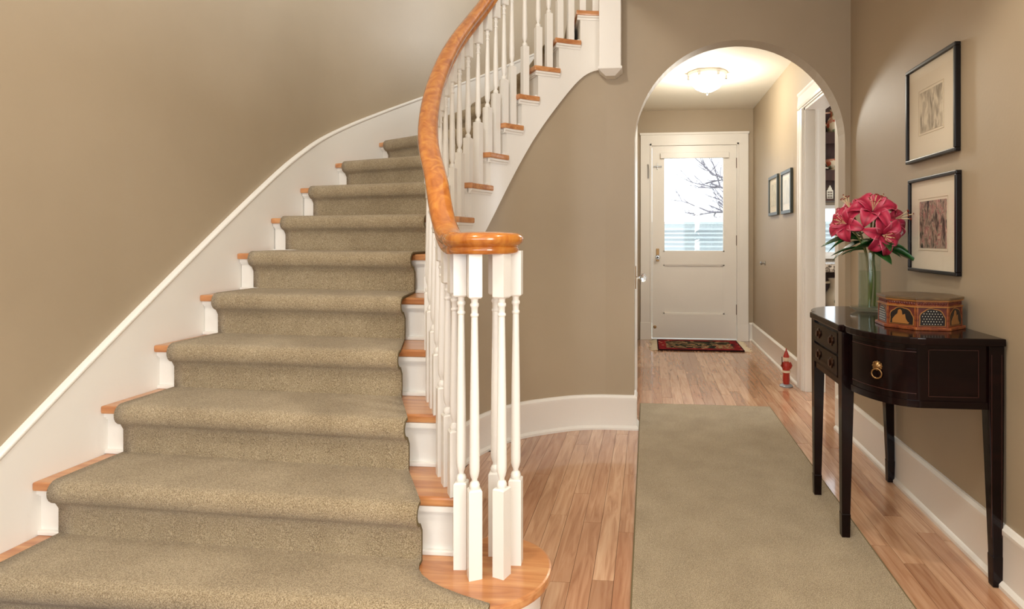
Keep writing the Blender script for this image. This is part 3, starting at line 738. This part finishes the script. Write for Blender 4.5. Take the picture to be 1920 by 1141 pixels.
def lobed(w_, z0, z1):
    P = [(-w_, z0), (w_, z0)]
    for i in range(33):
        t = PI*i/32; rr = 1+0.07*abs(math.cos(3.5*t))-0.04
        P.append((w_*math.cos(t)*rr, z0+(z1-z0)*(0.38+0.62*math.sin(t)*rr)))
    return P
for i in range(8):
    for xa in (-sidew/2, sidew/2-0.006):
        MB().add(*on_face(i, MB().prism([(xa, 0.010), (xa+0.006, 0.010), (xa+0.006, 0.080), (xa, 0.080)], 0, 0.003))).build('corner_strip', bw, ob)
    sp = MB().prism([(-sidew/2+0.006, 0.012), (sidew/2-0.006, 0.012), (sidew/2-0.006, 0.078), (-sidew/2+0.006, 0.078)], 0, 0.0008)
    MB().add(*on_face(i, sp)).build('panel', bred, ob)
    g_ = MB().prism(lobed(0.043, 0.014, 0.076), 0, 0.0016); MB().add(*on_face(i, g_)).build('arch_border', bgold, ob)
    k_ = MB().prism(lobed(0.0395, 0.016, 0.0725), 0, 0.0024); MB().add(*on_face(i, k_)).build('arch_panel', bdark, ob)
    bead = MB()
    for j in range(11): bead.lathe((-sidew/2+0.008+j*(sidew-0.016)/10, 0.0905, 0.0), [(0.0042, 0), (0.0042, 0.0015), (0.0015, 0.003)], 8)
    MB().add(*on_face(i, bead)).build('bead_row', bred, ob)
    if i % 2 == 1:
        dots = MB()
        for rw in range(6):
            for c_ in range(-4, 5):
                x = c_*0.009+(0.0045 if rw % 2 else 0); z = 0.021+rw*0.0088
                if abs(x) < 0.036*math.sqrt(max(0, 1-((z-0.03)/0.042)**2)) if z > 0.03 else abs(x) < 0.036: dots.lathe((x, z, 0.0024), [(0.0016, 0), (0.001, 0.0008)], 6)
        MB().add(*on_face(i, dots)).build('spots', bspot, ob)
    else:
        fg_ = MB().prism([(-0.032, 0.018), (0.024, 0.018), (0.028, 0.022), (0.022, 0.026), (0.016, 0.036), (0.013, 0.052), (0.004, 0.048), (0.002, 0.062), (-0.004, 0.068), (-0.011, 0.064), (-0.013, 0.052), (-0.022, 0.044), (-0.032, 0.030)], 0.0024, 0.0034)
        MB().add(*on_face(i, fg_)).build('seated_figure', bgold, ob)

# ------------------------------------------------------------------ vase, plate, lilies
VX, VY = 0.962, 2.715
pt_ = MB().lathe((VX, VY, ZT), [(0.0, 0), (0.05, 0), (0.055, 0.002), (0.075, 0.012), (0.082, 0.018), (0.080, 0.020), (0.072, 0.015), (0.052, 0.006), (0.0, 0.006)], 12)
tag(pt_.build('glass_plate', M['vase_glass'], None, smooth=20), 'clear faceted glass dish under the flower vase', 'dish')
vz = ZT+0.0065
va = thing('flower_vase', 'tall clear glass cylinder vase holding lily stems', 'vase', (VX, VY, vz))
MB().lathe((VX, VY, vz), [(0.0, 0), (0.044, 0), (0.046, 0.004), (0.046, 0.25), (0.0425, 0.25), (0.0425, 0.012), (0.0, 0.012)], 32).build('glass', M['vase_glass'], va, smooth=40)
wm = glass_mat('water', (0.90, 0.95, 0.92), ior=1.33)
MB().lathe((VX, VY, vz), [(0.0, 0.0125), (0.0420, 0.0125), (0.0420, 0.17), (0.0, 0.17)], 32).build('water', wm, va, smooth=40)
pk = mat('lily_petal', (206, 48, 84), 0.45)
tc = N(pk, 'ShaderNodeTexCoord'); sp_ = N(pk, 'ShaderNodeSeparateXYZ'); LK(pk, tc.outputs['Generated'], sp_.inputs[0])
mm = N(pk, 'ShaderNodeMath', operation='SUBTRACT'); mm.inputs[1].default_value = 0.5; LK(pk, sp_.outputs[0], mm.inputs[0])
ab = N(pk, 'ShaderNodeMath', operation='ABSOLUTE'); LK(pk, mm.outputs[0], ab.inputs[0])
LK(pk, ramp(pk, ab.outputs[0], [(0.0, (140, 16, 48)), (0.10, (172, 30, 64)), (0.40, (186, 50, 82)), (0.5, (216, 120, 138))]), BS(pk).inputs['Base Color'])
BS(pk).inputs['Subsurface Weight'].default_value = 0.08
gl = wood_mat('lily_leaf', [(16, 50, 20), (28, 76, 30), (44, 98, 42)], 0.35, (40, 6, 40))
stm = wood_mat('lily_stem', [(84, 96, 40), (112, 112, 52), (136, 66, 50)], 0.5, (30, 30, 6))
fil = mat('lily_filament', (232, 214, 170), 0.5); anth = mat('lily_anther', (120, 40, 20), 0.7)
def petal(L, Wd, curl, cup):
    vs = []; fs = []; nu, nv = 9, 4
    for i in range(nu+1):
        u_ = i/nu; w_ = Wd*(math.sin(PI*min(1, u_**0.85))**0.8*0.95+0.05*(1-u_))
        a_ = 0.9-curl*u_**1.6
        if i == 0: y = 0; z = 0
        else: y += math.sin(PI/2-a_)*L/nu; z += math.cos(PI/2-a_)*L/nu
        for j in range(nv+1):
            v_ = j/nv*2-1
            wav = 0.004*math.sin(u_*11+v_*2)*abs(v_)
            vs.append((v_*w_, y, z+cup*w_*v_*v_*2+wav))
    fs = [(i*(nv+1)+j, i*(nv+1)+j+1, (i+1)*(nv+1)+j+1, (i+1)*(nv+1)+j) for i in range(nu) for j in range(nv)]
    me = bpy.data.meshes.new('petal'); me.from_pydata(vs, [], fs); 
    for p in me.polygons: p.use_smooth = True
    return me
pet1 = petal(0.118, 0.036, 2.3, 0.22); pet2 = petal(0.118, 0.027, 2.1, 0.2)
for m2 in (pet1, pet2): m2.materials.append(pk)
def leaf_mesh(L, Wd, bend):
    vs = []; nu = 8
    for i in range(nu+1):
        u_ = i/nu; w_ = Wd*math.sin(PI*(0.04+0.96*u_))**0.8
        for v_ in (-1, 0, 1): vs.append((v_*w_, u_*L, -bend*u_*u_*L+abs(v_)*w_*0.35))
    fs = [(i*3+j, i*3+j+1, (i+1)*3+j+1, (i+1)*3+j) for i in range(nu) for j in range(2)]
    me = bpy.data.meshes.new('leaf'); me.from_pydata(vs, [], fs)
    for p in me.polygons: p.use_smooth = True
    me.materials.append(gl); return me
lfm = [leaf_mesh(0.15, 0.026, 0.30), leaf_mesh(0.12, 0.025, 0.2), leaf_mesh(0.17, 0.023, 0.42)]
def aim(d):                                  # rotation taking +Z to d
    return Vector((0, 0, 1)).rotation_difference(Vector(d).normalized())
def child_obj(name, me, parent, loc, rot, sc=1, solid=0.0008):
    o = bpy.data.objects.new(name, me); COL.objects.link(o); o.parent = parent; o.location = loc
    o.rotation_mode = 'QUATERNION'; o.rotation_quaternion = rot; o.scale = (sc, sc, sc)
    s_ = o.modifiers.new('thickness', 'SOLIDIFY'); s_.thickness = solid; return o
from mathutils import Quaternion
def lily(head, face, size, nleaf, lab):
    base = Vector((VX+random.uniform(-0.025, 0.025), VY+random.uniform(-0.025, 0.025), vz+0.016))
    t = thing('lily', lab, 'flower', base, 'pink lilies in the glass vase')
    head = Vector(head); face = Vector(face).normalized()
    neck = Vector((VX+(head.x-VX)*0.18, VY+(head.y-VY)*0.18, vz+0.25))
    hb = head-face*0.02
    pts = [Vector(base), (base+neck)/2+Vector((0.004, -0.003, 0)), neck, (neck*0.5+hb*0.5)+Vector((0, 0, 0.012)), hb]
    pts = [Vector(p) for p in spline(pts, 5)]
    MB().tube(pts, 0.0042, 7).build('stem', stm, t, smooth=60, shift=base)
    q = aim(face)
    for i in range(6):
        rot = q @ Quaternion((0, 0, 1), i*PI/3+random.uniform(-0.1, 0.1)+0.4)
        child_obj('petal', pet1 if i % 2 == 0 else pet2, t, head-base-face*0.01, rot, size*random.uniform(0.92, 1.08))
    sm_ = MB(); an = MB()
    for i in range(6):
        a_ = 2*PI*i/6; loc = [Vector((0, 0, 0)), Vector((0.008*math.cos(a_), 0.008*math.sin(a_), 0.035)), Vector((0.022*math.cos(a_), 0.022*math.sin(a_), 0.068))]
        P = [head+q @ (v*size) for v in loc]; sm_.tube(P, 0.0011, 5)
        tdir = q @ Vector((-math.sin(a_), math.cos(a_), 0)); an.tube([P[2]-tdir*0.007, P[2]+tdir*0.007], 0.0022, 6)
    sm_.tube([head, head+face*0.085*size], 0.0015, 6); an.lathe(tuple(head+face*0.085*size), [(0.001, -0.003), (0.0035, 0), (0.001, 0.003)], 8)
    sm_.build('stamens', fil, t, shift=base); an.build('anthers', anth, t, shift=base)
    for i in range(nleaf+2):
        a_ = random.uniform(0, 2*PI); p = neck.lerp(hb, random.uniform(0.05, 0.55))
        yq = Vector((math.cos(a_), math.sin(a_), random.uniform(-0.15, 0.45))).normalized()
        rot = yq.to_track_quat('Y', 'Z') @ Quaternion((0, 1, 0), random.uniform(-0.9, 0.9))
        child_obj('leaf', random.choice(lfm), t, p-base, rot, random.uniform(0.8, 1.1))
    return t
H = vz
for hd_, fc_, sz_, nl_, lab_ in (
    ((VX-0.005, VY-0.05, H+0.43), (-0.1, -0.75, 0.75), 1.08, 2, 'large open pink lily crowning the bouquet in the glass vase'),
    ((VX-0.105, VY-0.02, H+0.375), (-0.75, -0.6, 0.25), 0.95, 3, 'pink lily leaning out towards the kitchen doorway'),
    ((VX+0.02, VY-0.09, H+0.325), (0.1, -1, -0.15), 0.95, 3, 'low pink lily nodding over the vase rim'),
    ((VX+0.095, VY-0.01, H+0.395), (0.75, -0.5, 0.25), 0.95, 3, 'pink lily leaning towards the framed pictures'),
    ((VX+0.05, VY+0.04, H+0.44), (0.35, 0.1, 0.9), 0.85, 2, 'upright pink lily at the back of the bouquet'),
    ((VX-0.07, VY+0.03, H+0.44), (-0.45, -0.1, 0.85), 0.85, 3, 'pink lily opening upward behind the tallest bloom')):
    lily(hd_, fc_, sz_, nl_, lab_)

# ------------------------------------------------------------------ framed pictures
def print_mat(name, kind):
    m = mat(name, (200, 190, 170), 0.7)
    n1 = N(m, 'ShaderNodeTexNoise'); n1.inputs['Scale'].default_value = 38 if kind != 'pale' else 22; n1.inputs['Detail'].default_value = 8; n1.inputs['Distortion'].default_value = 1.0
    LK(m, coords(m, (1, 1.6, 0.6)), n1.inputs['Vector'])
    st_ = {'red': [(0.36, (46, 40, 38)), (0.45, (120, 108, 96)), (0.52, (176, 160, 140)), (0.58, (150, 90, 92)), (0.66, (196, 168, 150))],
           'pale': [(0.36, (130, 118, 100)), (0.5, (186, 174, 152)), (0.62, (216, 206, 184))],
           'hall': [(0.35, (176, 170, 150)), (0.6, (216, 210, 190))]}[kind]
    LK(m, ramp(m, n1.outputs['Fac'], st_), BS(m).inputs['Base Color']); return m
def picture(y0, y1, z0, z1, ph, pz0, pw_, kind, lab, xw=1.135, fw=0.014, dep=0.022, grp=None, frm=None):
    t = thing('framed_picture', lab, 'picture', (xw, (y0+y1)/2, z0), grp); x0 = xw-dep; F = frm or M['frame']
    for q in ((y0, y1, z0, z0+fw), (y0, y1, z1-fw, z1)): MB().box(x0, xw-0.001, *q).build('frame_rail', F, t, bev=0.003)
    for q in ((y0, y0+fw, z0+fw, z1-fw), (y1-fw, y1, z0+fw, z1-fw)): MB().box(x0, xw-0.001, *q).build('frame_stile', F, t, bev=0.003)
    MB().box(xw-0.010, xw-0.004, y0+fw*0.6, y1-fw*0.6, z0+fw*0.6, z1-fw*0.6).build('mat_board', M['mat_board'], t)
    yc = (y0+y1)/2
    MB().box(xw-0.0112, xw-0.009, yc-pw_/2, yc+pw_/2, z0+pz0, z0+pz0+ph).build('print', print_mat('print_'+kind, kind), t)
    pl_ = mat_line
    e = 0.010; b = MB()
    for q in ((yc-pw_/2-e, yc+pw_/2+e, z0+pz0-e, z0+pz0-e+0.0015), (yc-pw_/2-e, yc+pw_/2+e, z0+pz0+ph+e, z0+pz0+ph+e+0.0015), (yc-pw_/2-e, yc-pw_/2-e+0.0015, z0+pz0-e, z0+pz0+ph+e), (yc+pw_/2+e, yc+pw_/2+e+0.0015, z0+pz0-e, z0+pz0+ph+e)):
        b.box(xw-0.0112, xw-0.009, *q)
    b.build('mat_line', pl_, t)
    MB().box(xw-0.0165, xw-0.0145, y0+fw*0.6, y1-fw*0.6, z0+fw*0.6, z1-fw*0.6).build('pane', M['picture_glass'], t)
mat_line = mat('mat_line', (200, 186, 160), 0.7)
picture(2.30, 2.722, 1.43, 1.83, 0.165, 0.115, 0.19, 'pale', 'black-framed pale etching hanging above the other picture')
picture(2.292, 2.70, 0.972, 1.36, 0.19, 0.10, 0.225, 'red', 'black-framed print of a red and grey street scene over the table')
gf = mat('grey_green_frame', (62, 70, 66), 0.4)
picture(5.32, 5.70, 1.317, 1.675, 0.20, 0.08, 0.20, 'hall', 'small dark-framed picture in the hall, nearer the back door', fw=0.028, frm=gf)
picture(4.83, 5.18, 1.313, 1.668, 0.20, 0.08, 0.20, 'hall', 'small dark-framed picture in the hall, beside the kitchen casing', fw=0.028, frm=gf)
# wall hook in the hall, outlet under the table
hk = thing('wall_hook', 'small round metal hook on the hall wall', 'hook', (1.135, 5.97, 0.86))
tmp = MB().lathe((0, 0, 0), [(0.022, 0), (0.022, 0.004), (0.008, 0.006), (0.008, 0.025), (0.018, 0.032), (0.018, 0.042), (0.004, 0.048)], 14)
MB().add([(1.1345-z, 5.97+x, 0.87+y) for x, y, z in tmp.v], tmp.f).build('knob', M['steel'], hk, smooth=40)
ot = thing('wall_outlet', 'cream outlet plate low on the wall under the table', 'outlet', (1.135, 2.96, 0.27))
MB().box(1.1275, 1.1345, 2.925, 2.995, 0.25, 0.365).build('plate', M['white'], ot, bev=0.002)
for z in (0.283, 0.332): MB().box(1.126, 1.128, 2.945, 2.975, z-0.014, z+0.014).build('socket', M['mat_board'], ot)

# ------------------------------------------------------------------ hall lamp
lp = thing('ceiling_lamp', 'lit opal glass dome lamp on the hall ceiling', 'lamp', (0.50, 5.15, 2.515))
MB().lathe((0.50, 5.15, 2.485), [(0.0, 0.03), (0.165, 0.03), (0.168, 0.02), (0.160, 0.008), (0.150, 0.0), (0.0, 0.0)], 32).build('pan', M['white'], lp, smooth=40)
MB().lathe((0.50, 5.15, 2.355), [(0.006, 0), (0.05, 0.006), (0.10, 0.032), (0.135, 0.072), (0.148, 0.112), (0.150, 0.129)], 32).build('dome', M['lampglass'], lp, smooth=60)
MB().lathe((0.50, 5.15, 2.325), [(0.001, 0), (0.010, 0.008), (0.012, 0.016), (0.006, 0.022), (0.016, 0.030), (0.016, 0.034)], 14).build('finial', M['steel'], lp, smooth=50)
for i in range(6):
    a_ = i*PI/3; MB().box(0.5+0.156*math.cos(a_)-0.012, 0.5+0.156*math.cos(a_)+0.012, 5.15+0.156*math.sin(a_)-0.012, 5.15+0.156*math.sin(a_)+0.012, 2.462, 2.492).build('clip', M['steel'], lp, bev=0.002)
def bulb(name, loc, e, col, r_=0.08):
    l = bpy.data.lights.new(name, 'POINT'); l.energy = e; l.color = col; l.shadow_soft_size = r_
    o = bpy.data.objects.new(name, l); COL.objects.link(o); o.location = loc; return o
bulb('hall_lamp_bulb', (0.50, 5.15, 2.24), 25, (1.0, 0.95, 0.84), 0.10)
# pendant over the stairwell (above the frame)
pd = thing('pendant_lamp', 'opal globe pendant hanging high in the stairwell', 'lamp', (-0.95, 0.5, 3.3))
MB().lathe((-0.95, 0.5, 3.3), [(0.0, 0), (0.08, 0.02), (0.13, 0.08), (0.14, 0.14), (0.11, 0.21), (0.05, 0.25)], 24).build('globe', M['lampglass'], pd, smooth=60)
MB().lathe((-0.95, 0.5, 3.55), [(0.055, -0.01), (0.06, 0.03), (0.02, 0.06)], 18).build('cap', M['brass'], pd, smooth=50)
MB().tube([(-0.95, 0.5, 3.6), (-0.95, 0.5, 5.2)], 0.006).build('rod', M['brass'], pd)
bulb('pendant_bulb', (-0.95, 0.5, 3.2), 72, (1.0, 0.93, 0.83), 0.14)
# recessed entry downlights (above the frame)
for i, (x, y) in enumerate(((0.42, 1.55), (0.42, -0.4))):
    dl = thing('downlight', ('recessed downlight in the entry ceiling over the runner rug', 'recessed downlight in the entry ceiling by the front window')[i], 'lamp', (x, y, CEIL), 'entry downlights')
    MB().lathe((x, y, CEIL-0.008), [(0.055, 0.0), (0.085, 0.0), (0.088, 0.008), (0.05, 0.008)], 28).build('trim_ring', M['white'], dl, smooth=40)
    MB().lathe((x, y, CEIL-0.004), [(0.0, 0.0), (0.054, 0.0), (0.054, 0.003), (0.0, 0.003)], 24).build('lens', M['lampglass'], dl)
    l = bpy.data.lights.new('downlight_bulb', 'SPOT'); l.energy = 68; l.color = (1.0, 0.93, 0.82); l.spot_size = math.radians(112); l.spot_blend = 0.35; l.shadow_soft_size = 0.05
    o = bpy.data.objects.new('downlight_bulb', l); COL.objects.link(o); o.location = (x, y, CEIL-0.012)

# ------------------------------------------------------------------ figurine in the hall
fx, fy = 1.035, 4.62
fgm = thing('figurine', 'small red and cream painted figurine on the hall floor', 'figurine', (fx, fy, 0))
f_red = mat('figurine_red', (170, 44, 30), 0.3); f_cream = mat('figurine_cream', (226, 208, 180), 0.35); f_grey = mat('figurine_base', (150, 156, 162), 0.25)
MB().lathe((fx, fy, 0), [(0.0, 0), (0.048, 0), (0.050, 0.006), (0.040, 0.014), (0.02, 0.018), (0, 0.018)], 20).build('base', f_grey, fgm, smooth=40)
MB().lathe((fx, fy, 0.016), [(0.022, 0), (0.026, 0.03), (0.024, 0.08), (0.029, 0.09)], 16).build('robe', f_red, fgm, smooth=50)
MB().lathe((fx, fy, 0.105), [(0.031, 0), (0.032, 0.012), (0.026, 0.018)], 16).build('hem', f_cream, fgm, smooth=50)
MB().lathe((fx, fy, 0.12), [(0.027, 0), (0.032, 0.03), (0.028, 0.058), (0.014, 0.068)], 16).build('coat', f_red, fgm, smooth=50)
MB().lathe((fx, fy, 0.182), [(0.010, 0), (0.021, 0.012), (0.023, 0.028), (0.018, 0.044), (0.006, 0.05)], 14).build('head', f_cream, fgm, smooth=60)
MB().lathe((fx, fy, 0.218), [(0.022, 0), (0.022, 0.008), (0.014, 0.03), (0.004, 0.055), (0.006, 0.060), (0.001, 0.067)], 14).build('hat', f_red, fgm, smooth=50)
for s_ in (-1, 1): MB().tube([(fx+s_*0.026, fy, 0.18), (fx+s_*0.036, fy-0.006, 0.155), (fx+s_*0.024, fy-0.026, 0.140)], [0.008, 0.008, 0.006], 8).build('arm', f_red, fgm, smooth=60)
MB().tube([(fx-0.034, fy-0.02, 0.14), (fx-0.036, fy-0.02, 0.225)], 0.003, 6).build('staff', M['bronze'], fgm)

# ------------------------------------------------------------------ kitchen beyond the doorway
KY = 5.75
kw = MB().box(1.27, 1.40, KY, KY+0.12, 0, CEIL).box(2.35, 3.3, KY, KY+0.12, 0, CEIL).box(1.40, 2.35, KY, KY+0.12, 0, 0.95).box(1.40, 2.35, KY, KY+0.12, 1.42, CEIL)
struct(kw, 'wall_kitchen_back', M['wall'], 'kitchen wall with the low window between shelf and counter')
struct(MB().box(3.2, 3.3, 3.5, KY, 0, 0.9).box(3.2, 3.3, 3.5, KY, 2.1, CEIL).box(3.2, 3.3, 3.5, 3.65, 0.9, 2.1).box(3.2, 3.3, 5.15, KY, 0.9, 2.1), 'wall_kitchen_right', M['wall'], 'kitchen side wall with its daylight window')
struct(MB().box(1.27, 3.3, 3.40, 3.5, 0, CEIL), 'wall_kitchen_front', M['wall'], 'kitchen wall behind the entry')
struct(MB().box(1.27, 3.3, 3.5, KY+0.1, CEIL, CEIL+0.1), 'ceiling_kitchen', M['ceil'], 'kitchen ceiling', 'ceiling')
wn = thing('window_1', 'bright kitchen window between the plate shelf and the counter', 'window', (1.87, KY, 0.95)); wn['kind'] = 'structure'
wf = MB().box(1.40, 1.44, KY-0.01, KY+0.06, 0.95, 1.42).box(2.31, 2.35, KY-0.01, KY+0.06, 0.95, 1.42).box(1.40, 2.35, KY-0.01, KY+0.06, 0.95, 0.985).box(1.40, 2.35, KY-0.01, KY+0.06, 1.39, 1.42).box(1.86, 1.89, KY, KY+0.05, 0.985, 1.39)
wf.build('window_frame', M['white'], wn)
MB().box(1.44, 2.31, KY+0.03, KY+0.034, 0.985, 1.39).build('pane', M['pane'], wn)
MB().box(1.36, 2.39, KY-0.05, KY, 0.925, 0.95).build('window_sill', M['white'], wn)
dkw = wood_mat('dark_walnut', [(44, 24, 18), (62, 34, 26), (78, 44, 34)], 0.4, (20, 20, 4))
sh = thing('plate_shelf', 'dark brown wall shelf of crockery in the kitchen', 'shelf', (1.85, KY-0.12, 1.43))
MB().box(1.42, 2.33, KY-0.015, KY-0.001, 1.46, 2.45).build('back_panel', dkw, sh)
for x in (1.42, 2.31): MB().box(x, x+0.02, KY-0.22, KY-0.015, 1.46, 2.45).build('side_panel', dkw, sh)
for z in (1.445, 1.70, 2.04, 2.44): MB().box(1.42, 2.33, KY-0.22, KY-0.002, z, z+0.022).build('shelf_board', dkw, sh)
MB().box(1.42, 2.33, KY-0.222, KY-0.21, 1.63, 1.70).build('valance', dkw, sh); MB().box(1.42, 2.33, KY-0.222, KY-0.21, 1.96, 2.04).build('valance', dkw, sh)
crm = mat('cream_glaze', (232, 224, 204), 0.2)
flo = mat('floral_glaze', (224, 206, 180), 0.2)
vo = N(flo, 'ShaderNodeTexVoronoi'); vo.inputs['Scale'].default_value = 26; LK(flo, coords(flo), vo.inputs['Vector'])
LK(flo, ramp(flo, vo.outputs['Color'], [(0.15, (232, 214, 186)), (0.45, (236, 222, 196)), (0.6, (196, 92, 66)), (0.75, (104, 130, 84)), (0.9, (232, 216, 190))]), BS(flo).inputs['Base Color'])
ky = KY-0.13
def jug(name, lab, x, y, z, k, m, cat='jug', lean=0):
    t = thing(name, lab, cat, (x, y, z))
    MB().lathe((x, y, z), [(0.0, 0), (0.045*k, 0), (0.070*k, 0.03*k), (0.082*k, 0.075*k), (0.070*k, 0.125*k), (0.045*k, 0.165*k), (0.042*k, 0.19*k), (0.056*k, 0.225*k), (0.050*k, 0.225*k), (0.036*k, 0.19*k), (0.0, 0.17*k)], 20).build('body', m, t, smooth=50)
    MB().tube([(x-0.045*k, y, z+0.20*k), (x-0.10*k, y, z+0.195*k), (x-0.115*k, y, z+0.14*k), (x-0.078*k, y, z+0.075*k)], 0.009*k, 8).build('handle', m, t, smooth=60)
    return t
jug('vase', 'tall floral ceramic vase on the top kitchen shelf', 1.69, ky, 2.063, 0.95, flo, 'vase')
t = thing('gravy_boat', 'cream floral gravy boat on the middle kitchen shelf', 'gravy boat', (1.70, ky, 1.723))
b = MB().lathe((0, 0, 0), [(0.0, 0), (0.045, 0), (0.05, 0.01), (0.03, 0.02), (0.06, 0.04), (0.075, 0.08), (0.070, 0.105), (0.064, 0.10), (0.0, 0.05)], 20)
MB().add([(1.70+x*1.3, ky+y*0.8, 1.723+z+max(0, x)*0.25) for x, y, z in b.v], b.f).build('body', flo, t, smooth=50)
MB().tube([(1.61, ky, 1.80), (1.57, ky, 1.80), (1.565, ky, 1.76), (1.63, ky, 1.75)], 0.008, 8).build('handle', crm, t, smooth=60)
t = thing('ceramic_house', 'little cream ceramic gabled house on the low kitchen shelf', 'ornament', (1.645, ky, 1.468))
MB().prism_y([(1.612, 1.468), (1.668, 1.468), (1.668, 1.545), (1.656, 1.555), (1.656, 1.568), (1.648, 1.575), (1.645, 1.59), (1.635, 1.59), (1.632, 1.575), (1.624, 1.568), (1.624, 1.555), (1.612, 1.545)], ky-0.02, ky+0.02).build('body', crm, t)
for x in (1.621, 1.636, 1.651):
    for z in (1.478, 1.50, 1.522): MB().box(x, x+0.008, ky-0.0215, ky-0.019, z, z+0.014).build('window', dkw, t)
ct = thing('kitchen_counter', 'kitchen counter with a speckled stone top and open dark cubby', 'counter', (1.85, 5.45, 0))
gr = mat('speckled_granite', (190, 176, 156), 0.25)
n1 = N(gr, 'ShaderNodeTexNoise'); n1.inputs['Scale'].default_value = 70; n1.inputs['Detail'].default_value = 4; LK(gr, coords(gr), n1.inputs['Vector'])
LK(gr, ramp(gr, n1.outputs['Fac'], [(0.38, (70, 62, 56)), (0.5, (176, 160, 140)), (0.62, (222, 210, 192))]), BS(gr).inputs['Base Color'])
MB().box(1.29, 2.6, 5.15, KY-0.01, 0.83, 0.90).build('worktop', gr, ct, bev=0.006)
MB().box(1.30, 1.33, 5.20, KY-0.01, 0, 0.83).build('side_panel', dkw, ct); MB().box(2.55, 2.58, 5.20, KY-0.01, 0, 0.83).build('side_panel', dkw, ct)
MB().box(1.33, 2.55, 5.20, KY-0.01, 0.44, 0.47).build('shelf_board', dkw, ct); MB().box(1.33, 2.55, KY-0.03, KY-0.01, 0, 0.83).build('back_panel', dkw, ct)
MB().box(1.33, 2.55, 5.20, 5.22, 0.0, 0.44).build('door', dkw, ct)
jt = jug('pitcher', 'cream pitcher with a green leaf motif in the counter cubby', 1.62, 5.34, 0.471, 1.32, crm)
lg_ = mat('leaf_motif', (74, 96, 52), 0.3); b = MB()
for a_ in (0.5, 1.7, 2.9, 4.2): b.lathe((0.030*math.cos(a_), 0.030*math.sin(a_), 0), [(0.024, 0), (0.012, 0.004), (0.001, 0.005)], 10)
MB().add([(1.62+x, 5.34-0.104-z, 0.57+y) for x, y, z in b.v], b.f).build('leaf_motif', lg_, jt)

# ------------------------------------------------------------------ outside the back door
gm = paint_mat('outside_ground', (150, 156, 140), 0.9, 8)
struct(MB().box(-30, 30, 6.9, 60, -0.6, -0.5), 'ground', gm, 'pale ground outside behind the house', 'ground')
nh = thing('neighbour_house', 'pale shingled roof of the house seen through the door pane', 'house', (1.0, 13.5, -0.5))
shm = wood_mat('grey_shingle', [(146, 156, 156), (158, 167, 166), (168, 176, 175)], 0.9, (30, 30, 30))
hwm = paint_mat('house_siding', (214, 212, 204), 0.8, 4)
MB().box(-4, 6, 13.3, 17, -0.5, -0.45+0.5).build('wall', hwm, nh)
for i in range(14):
    y = 13.0+i*0.15; z = 0.0+i*0.105
    MB().prism_x([(y, z), (y+0.24, z+0.168), (y+0.24, z+0.150), (y, z-0.022)], -4.3, 6.3).build('shingle_course', shm, nh)
MB().box(-4.3, 6.3, 15.05, 15.3, 1.40, 1.47).build('ridge', shm, nh)
MB().prism_x([(13.25, 0), (15.1, 1.30), (17, 0)], -4.0, 6.0).build('roof_body', shm, nh)
bk = mat('bare_bark', (132, 126, 132), 0.9)
tr = thing('bare_tree', 'leafless tree against the white sky beyond the shingled roof', 'tree', (2.9, 17.6, -0.5))
b = MB(); tw = MB(); rnd = random.Random(5)
def branch(p, d_, L, r_, lvl):
    pts = [p]; dd_ = d_.copy()
    for i in range(4):
        dd_ = (dd_+Vector((rnd.uniform(-0.25, 0.25), rnd.uniform(-0.25, 0.25), rnd.uniform(-0.1, 0.22)))).normalized(); pts.append(pts[-1]+dd_*L/4)
    (b if lvl < 2 else tw).tube(pts, [r_*(1-0.14*i) for i in range(5)], 5)
    if lvl < 5:
        for i in range(4 if lvl < 3 else 3):
            q = pts[rnd.choice((1, 2, 3, 4))]
            nd_ = (dd_+Vector((rnd.uniform(-0.9, 0.9), rnd.uniform(-0.6, 0.6), rnd.uniform(-0.4, 0.6)))).normalized()
            branch(q, nd_, L*0.68, r_*0.5, lvl+1)
b.tube([(2.9, 17.6, -0.5), (2.87, 17.6, 1.2), (2.92, 17.6, 3.0), (2.85, 17.65, 5.2)], [0.16, 0.13, 0.10, 0.05], 8)
for z, L, sg in ((1.5, 1.5, -1), (1.9, 1.7, -1), (2.3, 1.6, -1), (2.7, 1.5, -1), (3.2, 1.4, -1), (2.2, 1.5, 1), (3.0, 1.4, 1), (3.8, 1.3, -1), (4.4, 1.2, 1)):
    branch(Vector((2.88, 17.6, z)), Vector((sg, rnd.uniform(-0.3, 0.3), rnd.uniform(-0.05, 0.4))).normalized(), L*0.75, 0.055, 2)
b.build('trunk', bk, tr, shift=(2.9, 17.6, -0.5)); tw.build('twigs', bk, tr, shift=(2.9, 17.6, -0.5))
